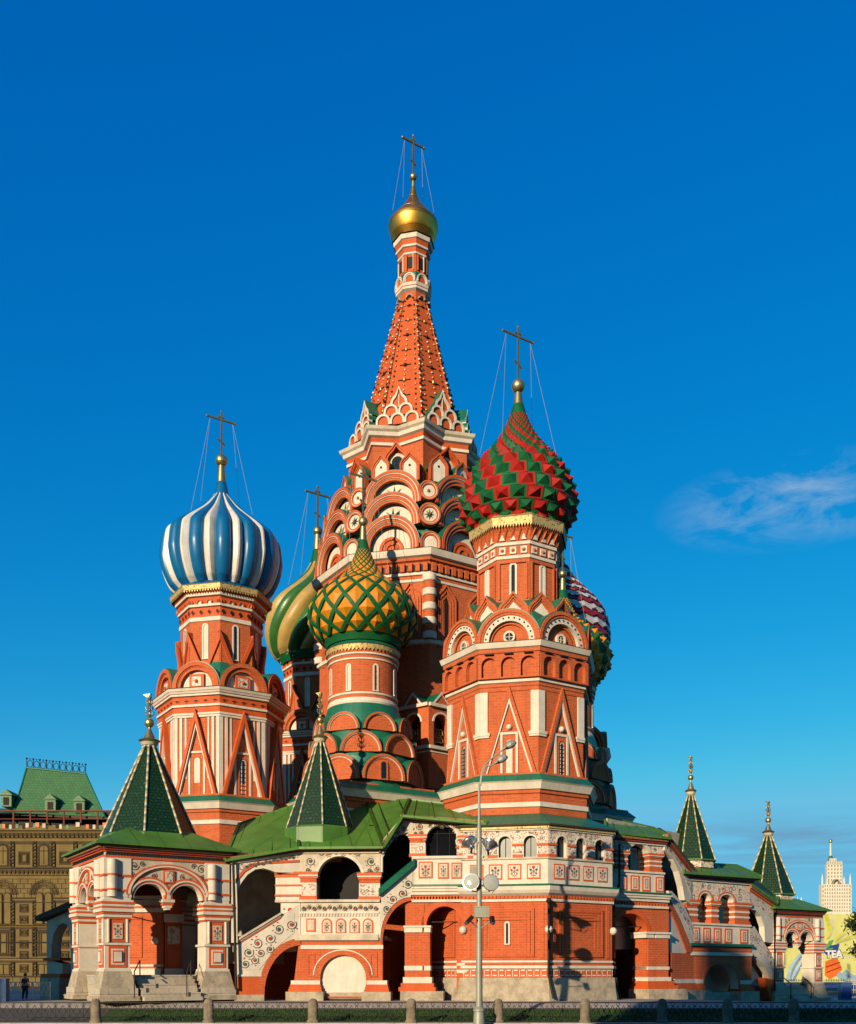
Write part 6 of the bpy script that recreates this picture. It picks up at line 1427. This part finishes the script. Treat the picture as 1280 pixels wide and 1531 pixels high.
for px, py in ((76, 1203), (119, 1205), (10, 1196)):
    mb = MB(); c = P3(px, py + 9, 142.2); f = Fr((c.x, c.y), 0)
    box(mb, f, -.75, .75, c.z - .1, c.z + 1.5, -3, .2, 'tile_store'); plate(mb, f, [(-.95, c.z + 1.5), (.95, c.z + 1.5), (0, c.z + 2.35)], -3.4, .4, 'tile_store'); plate(mb, f, [(-.4, c.z + .1), (.4, c.z + .1), (.4, c.z + 1.2), (-.4, c.z + 1.2)], 0, .24, 'store_line'); mb.build('dormer', st_t)
# dark side canopy of the near porch
can = part_empty('side_porch', XY(85, 72), 'small shaded side entrance left of the near porch')
fc = Fr.between(XY(70, 73.5), XY(112, 71.5), 72.5); mb = MB()
plateq(mb, fc, [(70, 1496), (70, 1376), (110, 1360), (110, 1496)], -.8, 0, 'white_dirty', [[(93.5, 1494), (93.5, 1441), (77, 1436), (77, 1412), (80, 1396), (87, 1384), (94, 1380), (101, 1384), (105, 1396), (107, 1494)]])
plateq(mb, fc, [(70, 1376), (110, 1362), (110, 1408), (98, 1412), (93, 1440), (70, 1440)], -2.6, -2.5, 'black')  # black plane painted in for the shade inside the arch
boxq(mb, fc, 68, 1432, 93, 1436, -2.6, .2, 'red'); boxq(mb, fc, 66, 1456, 95, 1462, -2.7, .3, 'red'); boxq(mb, fc, 66, 1462, 95, 1498, -2.7, .35, 'stone'); plateq(mb, fc, [(61, 1376), (61, 1369), (112, 1350), (112, 1360)], -4, .5, 'dark_roof_edge')
mb.build('wall', can)
mb = MB(); x0, x1 = P3(-30, 0, 70).x, P3(75, 0, 70).x
for z in (.35, 1.25): bar(mb, (x0, 70, z), (x1, 70, z), .05, .05, 'white')
n = 16; w = (x1 - x0) / n
for i in range(n): bar(mb, (x0 + i * w, 70, .35), (x0 + (i + 1) * w, 70.02, 1.25), .04, .04, 'white'); bar(mb, (x0 + i * w, 70.04, 1.25), (x0 + (i + 1) * w, 70.06, .35), .04, .04, 'white')
for i in range(0, n + 1, 4): bar(mb, (x0 + i * w, 70, 0), (x0 + i * w, 70, 1.3), .07, .07, 'white')
tag(mb.build('railing', origin=(x0, 70, 0)), 'white lattice railing on the shaded pavement left of the near porch', 'railing')
mb = MB(); f = Fr((P3(-12, 0, 66).x, 66), 0); box(mb, f, 0, .9, 0, 1.45, -.6, 0, 'kiosk_blue'); box(mb, f, -.03, .93, 1.45, 1.55, -.65, .05, 'kiosk_blue'); box(mb, f, .1, .8, .3, 1.2, -.1, .02, 'kiosk_blue')
tag(mb.build('bin', origin=(f.o.x, 66, 0)), 'blue metal bin at the left edge of the pavement', 'bin')

# ------------------------------------------------------------------ right background: hoarding, tower block, tree
Yh = 135; fh = Fr(XY(1150, Yh), 0, Yh)
hd = thing('billboard', 'big pale yellow advertising hoarding with lime peels and the word TEA', 'billboard', tuple(XY(1150, Yh)))
mb = MB(); boxq(mb, fh, 1150, 1367, 1310, 1470, -.5, 0, 'ad_yellow'); boxq(mb, fh, 1150, 1470, 1310, 1477, -.5, .05, 'ad_blue'); mb.build('panel', hd)
def ribbon(pts, w0, w1, mat, d, mat2=None):
    P = spline(pts, 6); mb = MB(); n = len(P); A, B = [], []
    for i, (x, y) in enumerate(P):
        x2, y2 = P[min(i + 1, n - 1)]; x1, y1 = P[max(i - 1, 0)]; l = math.hypot(x2 - x1, y2 - y1); nx_, ny_ = -(y2 - y1) / l, (x2 - x1) / l; w = w0 + (w1 - w0) * i / (n - 1)
        A.append(fh.p(*fh.q(x + nx_ * w, y + ny_ * w), d)); B.append(fh.p(*fh.q(x - nx_ * w, y - ny_ * w), d))
    C = [(a + b) / 2 - fh.N * -.12 for a, b in zip(A, B)]
    quadstrip(mb, A, C, mat); quadstrip(mb, C, B, mat2 or mat); mb.build('painted_shape', hd)
ribbon([(1238, 1366), (1242, 1385), (1240, 1398), (1236, 1404)], 7, 1, 'ad_lime', .04, 'ad_pale'); ribbon([(1280, 1370), (1272, 1385), (1262, 1395), (1248, 1408)], 7, 2, 'ad_lime', .05, 'ad_pale'); ribbon([(1300, 1382), (1284, 1396), (1266, 1404), (1250, 1410)], 5, 1.5, 'ad_lime', .06, 'ad_pale')
ribbon([(1300, 1424), (1280, 1428), (1264, 1427), (1252, 1424)], 7, 1.5, 'ad_lime', .05, 'ad_pale'); ribbon([(1206, 1420), (1194, 1432), (1184, 1448), (1180, 1466)], 3, 5, 'ad_sky', .05); ribbon([(1206, 1428), (1198, 1440), (1190, 1454), (1184, 1466)], 2.5, 4, 'ad_sky', .06)
ribbon([(1252, 1456), (1260, 1461), (1272, 1465), (1290, 1470)], 4, 6, 'ad_sky', .05); ribbon([(1262, 1452), (1268, 1458), (1280, 1463), (1296, 1466)], 4, 4, 'ad_sky', .06)
mb = MB(); plateq(mb, fh, [(1234, 1438), (1251, 1430), (1256, 1441), (1259, 1449), (1252, 1458), (1240, 1464), (1233, 1458)], 0, .05, 'ad_orange'); plateq(mb, fh, [(1235, 1445), (1255, 1438), (1256, 1439.5), (1235, 1447)], 0, .07, 'dome_red'); plateq(mb, fh, [(1236, 1453), (1257, 1445), (1258, 1446), (1236, 1455)], 0, .07, 'dome_red'); mb.build('painted_shape', hd)
mb = MB(); plateq(mb, fh, [(1232, 1416), (1255, 1411), (1253, 1420), (1249, 1426), (1236, 1428), (1231, 1424)], 0, .08, 'ad_blue'); plateq(mb, fh, [(1233, 1417), (1240, 1407), (1246, 1405), (1243, 1412), (1237, 1418)], 0, .11, 'ad_leaf'); plateq(mb, fh, [(1238, 1418), (1246, 1417), (1244, 1420), (1238, 1420)], 0, .11, 'ad_leaf'); mb.build('painted_shape', hd)
cu = bpy.data.curves.new('TEA', 'FONT'); cu.body = 'TEA'; cu.extrude = .03; cu.size = 1.30; cu.offset = .05
to = bpy.data.objects.new('lettering', cu); sc.collection.objects.link(to); to.parent = hd
dg = bpy.context.evaluated_depsgraph_get(); me = bpy.data.meshes.new_from_object(to.evaluated_get(dg)); bpy.data.objects.remove(to)
for sx_f, m, d, ox in ((1.1, 'ad_blue', .12, -.06), (1.0, 'ad_white', .2, .02)):
    me2 = me.copy(); to = bpy.data.objects.new('lettering', me2); sc.collection.objects.link(to); to.parent = hd; me2.materials.clear(); me2.materials.append(MATS[m])
    p = fh.p(*fh.q(1233.5, 1431.5), d) - ORIG[hd.name]; to.rotation_euler = (RAD(90), 0, 0); to.location = p + Vector((ox, 0, -.05 * sx_f)); to.scale = (.98 * sx_f, 1.08 * sx_f, 1)
mb = MB(); x0, x1 = XY(1150, 125).x, XY(1310, 125).x
for i in range(44):
    x = x0 + (x1 - x0) * i / 43; bar(mb, (x, 125, -.6), (x, 125, 1.2), .05, .05, 'white_dirty')
    if i < 43: sphere(mb, (x + (x1 - x0) / 86, 125, .7), .12, 'white_dirty', 6)
for z in (-.2, .5, 1.0): bar(mb, (x0, 125, z), (x1, 125, z), .06, .06, 'white_dirty')
tag(mb.build('railing', origin=(x0, 125, -.6)), 'pale ornate railing along the foot of the yellow hoarding', 'railing')
mb = MB(); c = P3(1264, 1495, 92); f = Fr((c.x, 92), 0); box(mb, f, -.4, .6, c.z - .3, c.z + 1.5, -.7, 0, 'kiosk_blue'); box(mb, f, -.45, .65, c.z + 1.5, c.z + 1.6, -.75, .05, 'kiosk_blue'); box(mb, f, -.3, .5, c.z + .2, c.z + 1.2, -.1, .03, 'ad_blue')
tag(mb.build('bin', origin=(c.x, 92, c.z - .3)), 'shaded blue bin right of the far porch', 'bin')
Yk = 1500; fk = Fr((610, Yk), 0, Yk)
tb = thing('skyscraper', 'distant pale stepped skyscraper with a thin spire, right of the far porch', 'skyscraper', (610, Yk, 0))
def kblk(mb, px0, px1, y0, y1, dep, m='beige'):
    (u0, z1), (u1, z0) = fk.q(px0, y0), fk.q(px1, y1); box(mb, fk, u0, u1, z0, z1, -dep, 0, m) if dep > 0 else None
    return u0, u1, z0, z1
mb = MB(); win = MB()
def blk2(px0, px1, y0, y1, dep, off, cols, rows):
    (u0, z1), (u1, z0) = fk.q(px0, y0), fk.q(px1, y1); box(mb, fk, u0, u1, z0, z1, -off - dep * .3, -off, 'beige')
    for i in range(cols):
        for j in range(rows):
            u = u0 + (u1 - u0) * (i + .5) / cols; z = z0 + (z1 - z0) * (j + .5) / rows; w = (u1 - u0) / cols * .2; h = (z1 - z0) / rows * .3; box(win, fk, u - w, u + w, z - h, z + h, -off - 1, -off + .25, 'beige_window')
blk2(1232, 1272, 1322, 1460, 40, 0, 11, 26); blk2(1229.5, 1236, 1322, 1460, 36, 2, 2, 20); blk2(1268, 1274.5, 1322, 1460, 36, 2, 2, 20); blk2(1240, 1263, 1291, 1323, 24, 8, 5, 6); blk2(1243, 1260, 1288, 1292, 18, 11, 4, 1); blk2(1226, 1300, 1366, 1460, 40, -6, 24, 12); blk2(1246.5, 1256.5, 1282, 1289, 12, 14, 3, 1); blk2(1205, 1224, 1345, 1460, 30, 60, 6, 14)
for px, y0, y1 in ((1231.2, 1306, 1322), (1273, 1306, 1322), (1239, 1310, 1322), (1264, 1310, 1322), (1204, 1336, 1346), (1209, 1336, 1346), (1216, 1336, 1346), (1222, 1336, 1346)):
    u, z1 = fk.q(px, y0); z0 = fk.q(px, y1)[1]; c = fk.p(u, 0, -4 if px > 1226 else -64); lathe(mb, c.x, c.y, 8, 0, [(1.5, z0, 'beige'), (1.4, z0 + (z1 - z0) * .55, 'beige'), (.1, z1, 'beige')])
for i in range(9): u = fk.q(1241 + 2.6 * i, 1291)[0]; z = fk.q(0, 1291)[1]; box(mb, fk, u - .6, u + .6, z - 1, z + 4, -12, -7, 'beige')
band(mb, fk, fk.q(1251.5, 1319)[0], fk.q(0, 1319)[1], 5, 3.6, -6, -1, 'beige_window', 3, 10)
mb.build('wall', tb); win.build('window', tb, kind='stuff')
mb = MB(); u = fk.q(1250, 0)[0]; c = fk.p(u, 0, -20); lathe(mb, c.x, c.y, 12, 0, [(4.4, zz(1284, Yk), 'tile_store'), (2.2, zz(1277, Yk), 'beige'), (1.6, zz(1275, Yk), 'beige'), (.9, zz(1258, Yk), 'beige')], True); sphere(mb, (c.x, c.y, zz(1255, Yk)), 2.6, 'gold', 10); mb.build('spire', tb)
def tree(px, Y, h, r, label):
    x = (px - 640) * Y / F; t = thing('tree', label, 'tree', (x, Y, -.6)); rnd = random.Random(3)
    mb = MB(); tube(mb, [(x, Y, -.6), (x + .1, Y, h * .35), (x, Y, h * .7)], .28, 'bark', 8, .1)
    tips = []
    for i in range(14):
        a = rnd.random() * 2 * PI; z0 = h * (.25 + .45 * rnd.random()); e = Vector((x + r * .8 * math.cos(a) * (.5 + rnd.random() * .5), Y + r * .8 * math.sin(a), z0 + h * .22)); tube(mb, [(x, Y, z0), e], .09, 'bark', 5, .02); tips.append(e)
    mb.build('trunk', t); mb = MB()
    for i in range(3600):
        e = rnd.choice(tips); q = Vector((rnd.gauss(0, 1), rnd.gauss(0, 1), rnd.gauss(0, .8))) * (r * .26); p = e + q; s = .10 + .12 * rnd.random(); a = Vector((rnd.gauss(0, 1), rnd.gauss(0, 1), rnd.gauss(0, 1))).normalized() * s; b = a.cross(Vector((rnd.gauss(0, 1), rnd.gauss(0, 1), 1))).normalized() * s * .6
        mb.add([p - a, p + b, p + a, p - b], [(0, 1, 2, 3)], 'leaf')
    mb.build('crown', t)
tree(1297, 112, 9.2, 1.9, 'leafy green tree at the right edge in front of the hoarding')
# unseen brick masses added behind the viewer, placed and sized to cast shade
fo = thing('shade_tower', 'unseen broad red brick tower added behind the viewer to cast the shade at right', 'tower', (-14, -24, 0))
mb = MB(); f = Fr((-33.4, -20), 180); fx = Fr((0, -20), 0)
box(mb, fx, -35.6, 60, -1, 33.5, -0, 14, 'brick')
for i in range(24): u = -35.6 + 3.9 * i; box(mb, fx, u, u + 2.4, 33.5, 35.2, 0, 1.2, 'brick')
mb.build('wall', fo)
mb = MB(); box(mb, fx, -125, -85.6, -1, 40, 0, 14, 'brick'); tag(mb.build('shade_block', origin=(-92, -24, -1)), 'unseen long brick block added far left behind the viewer to shade the pavement left of the porch', 'building')  # unseen block added only to throw shade on the left pavement
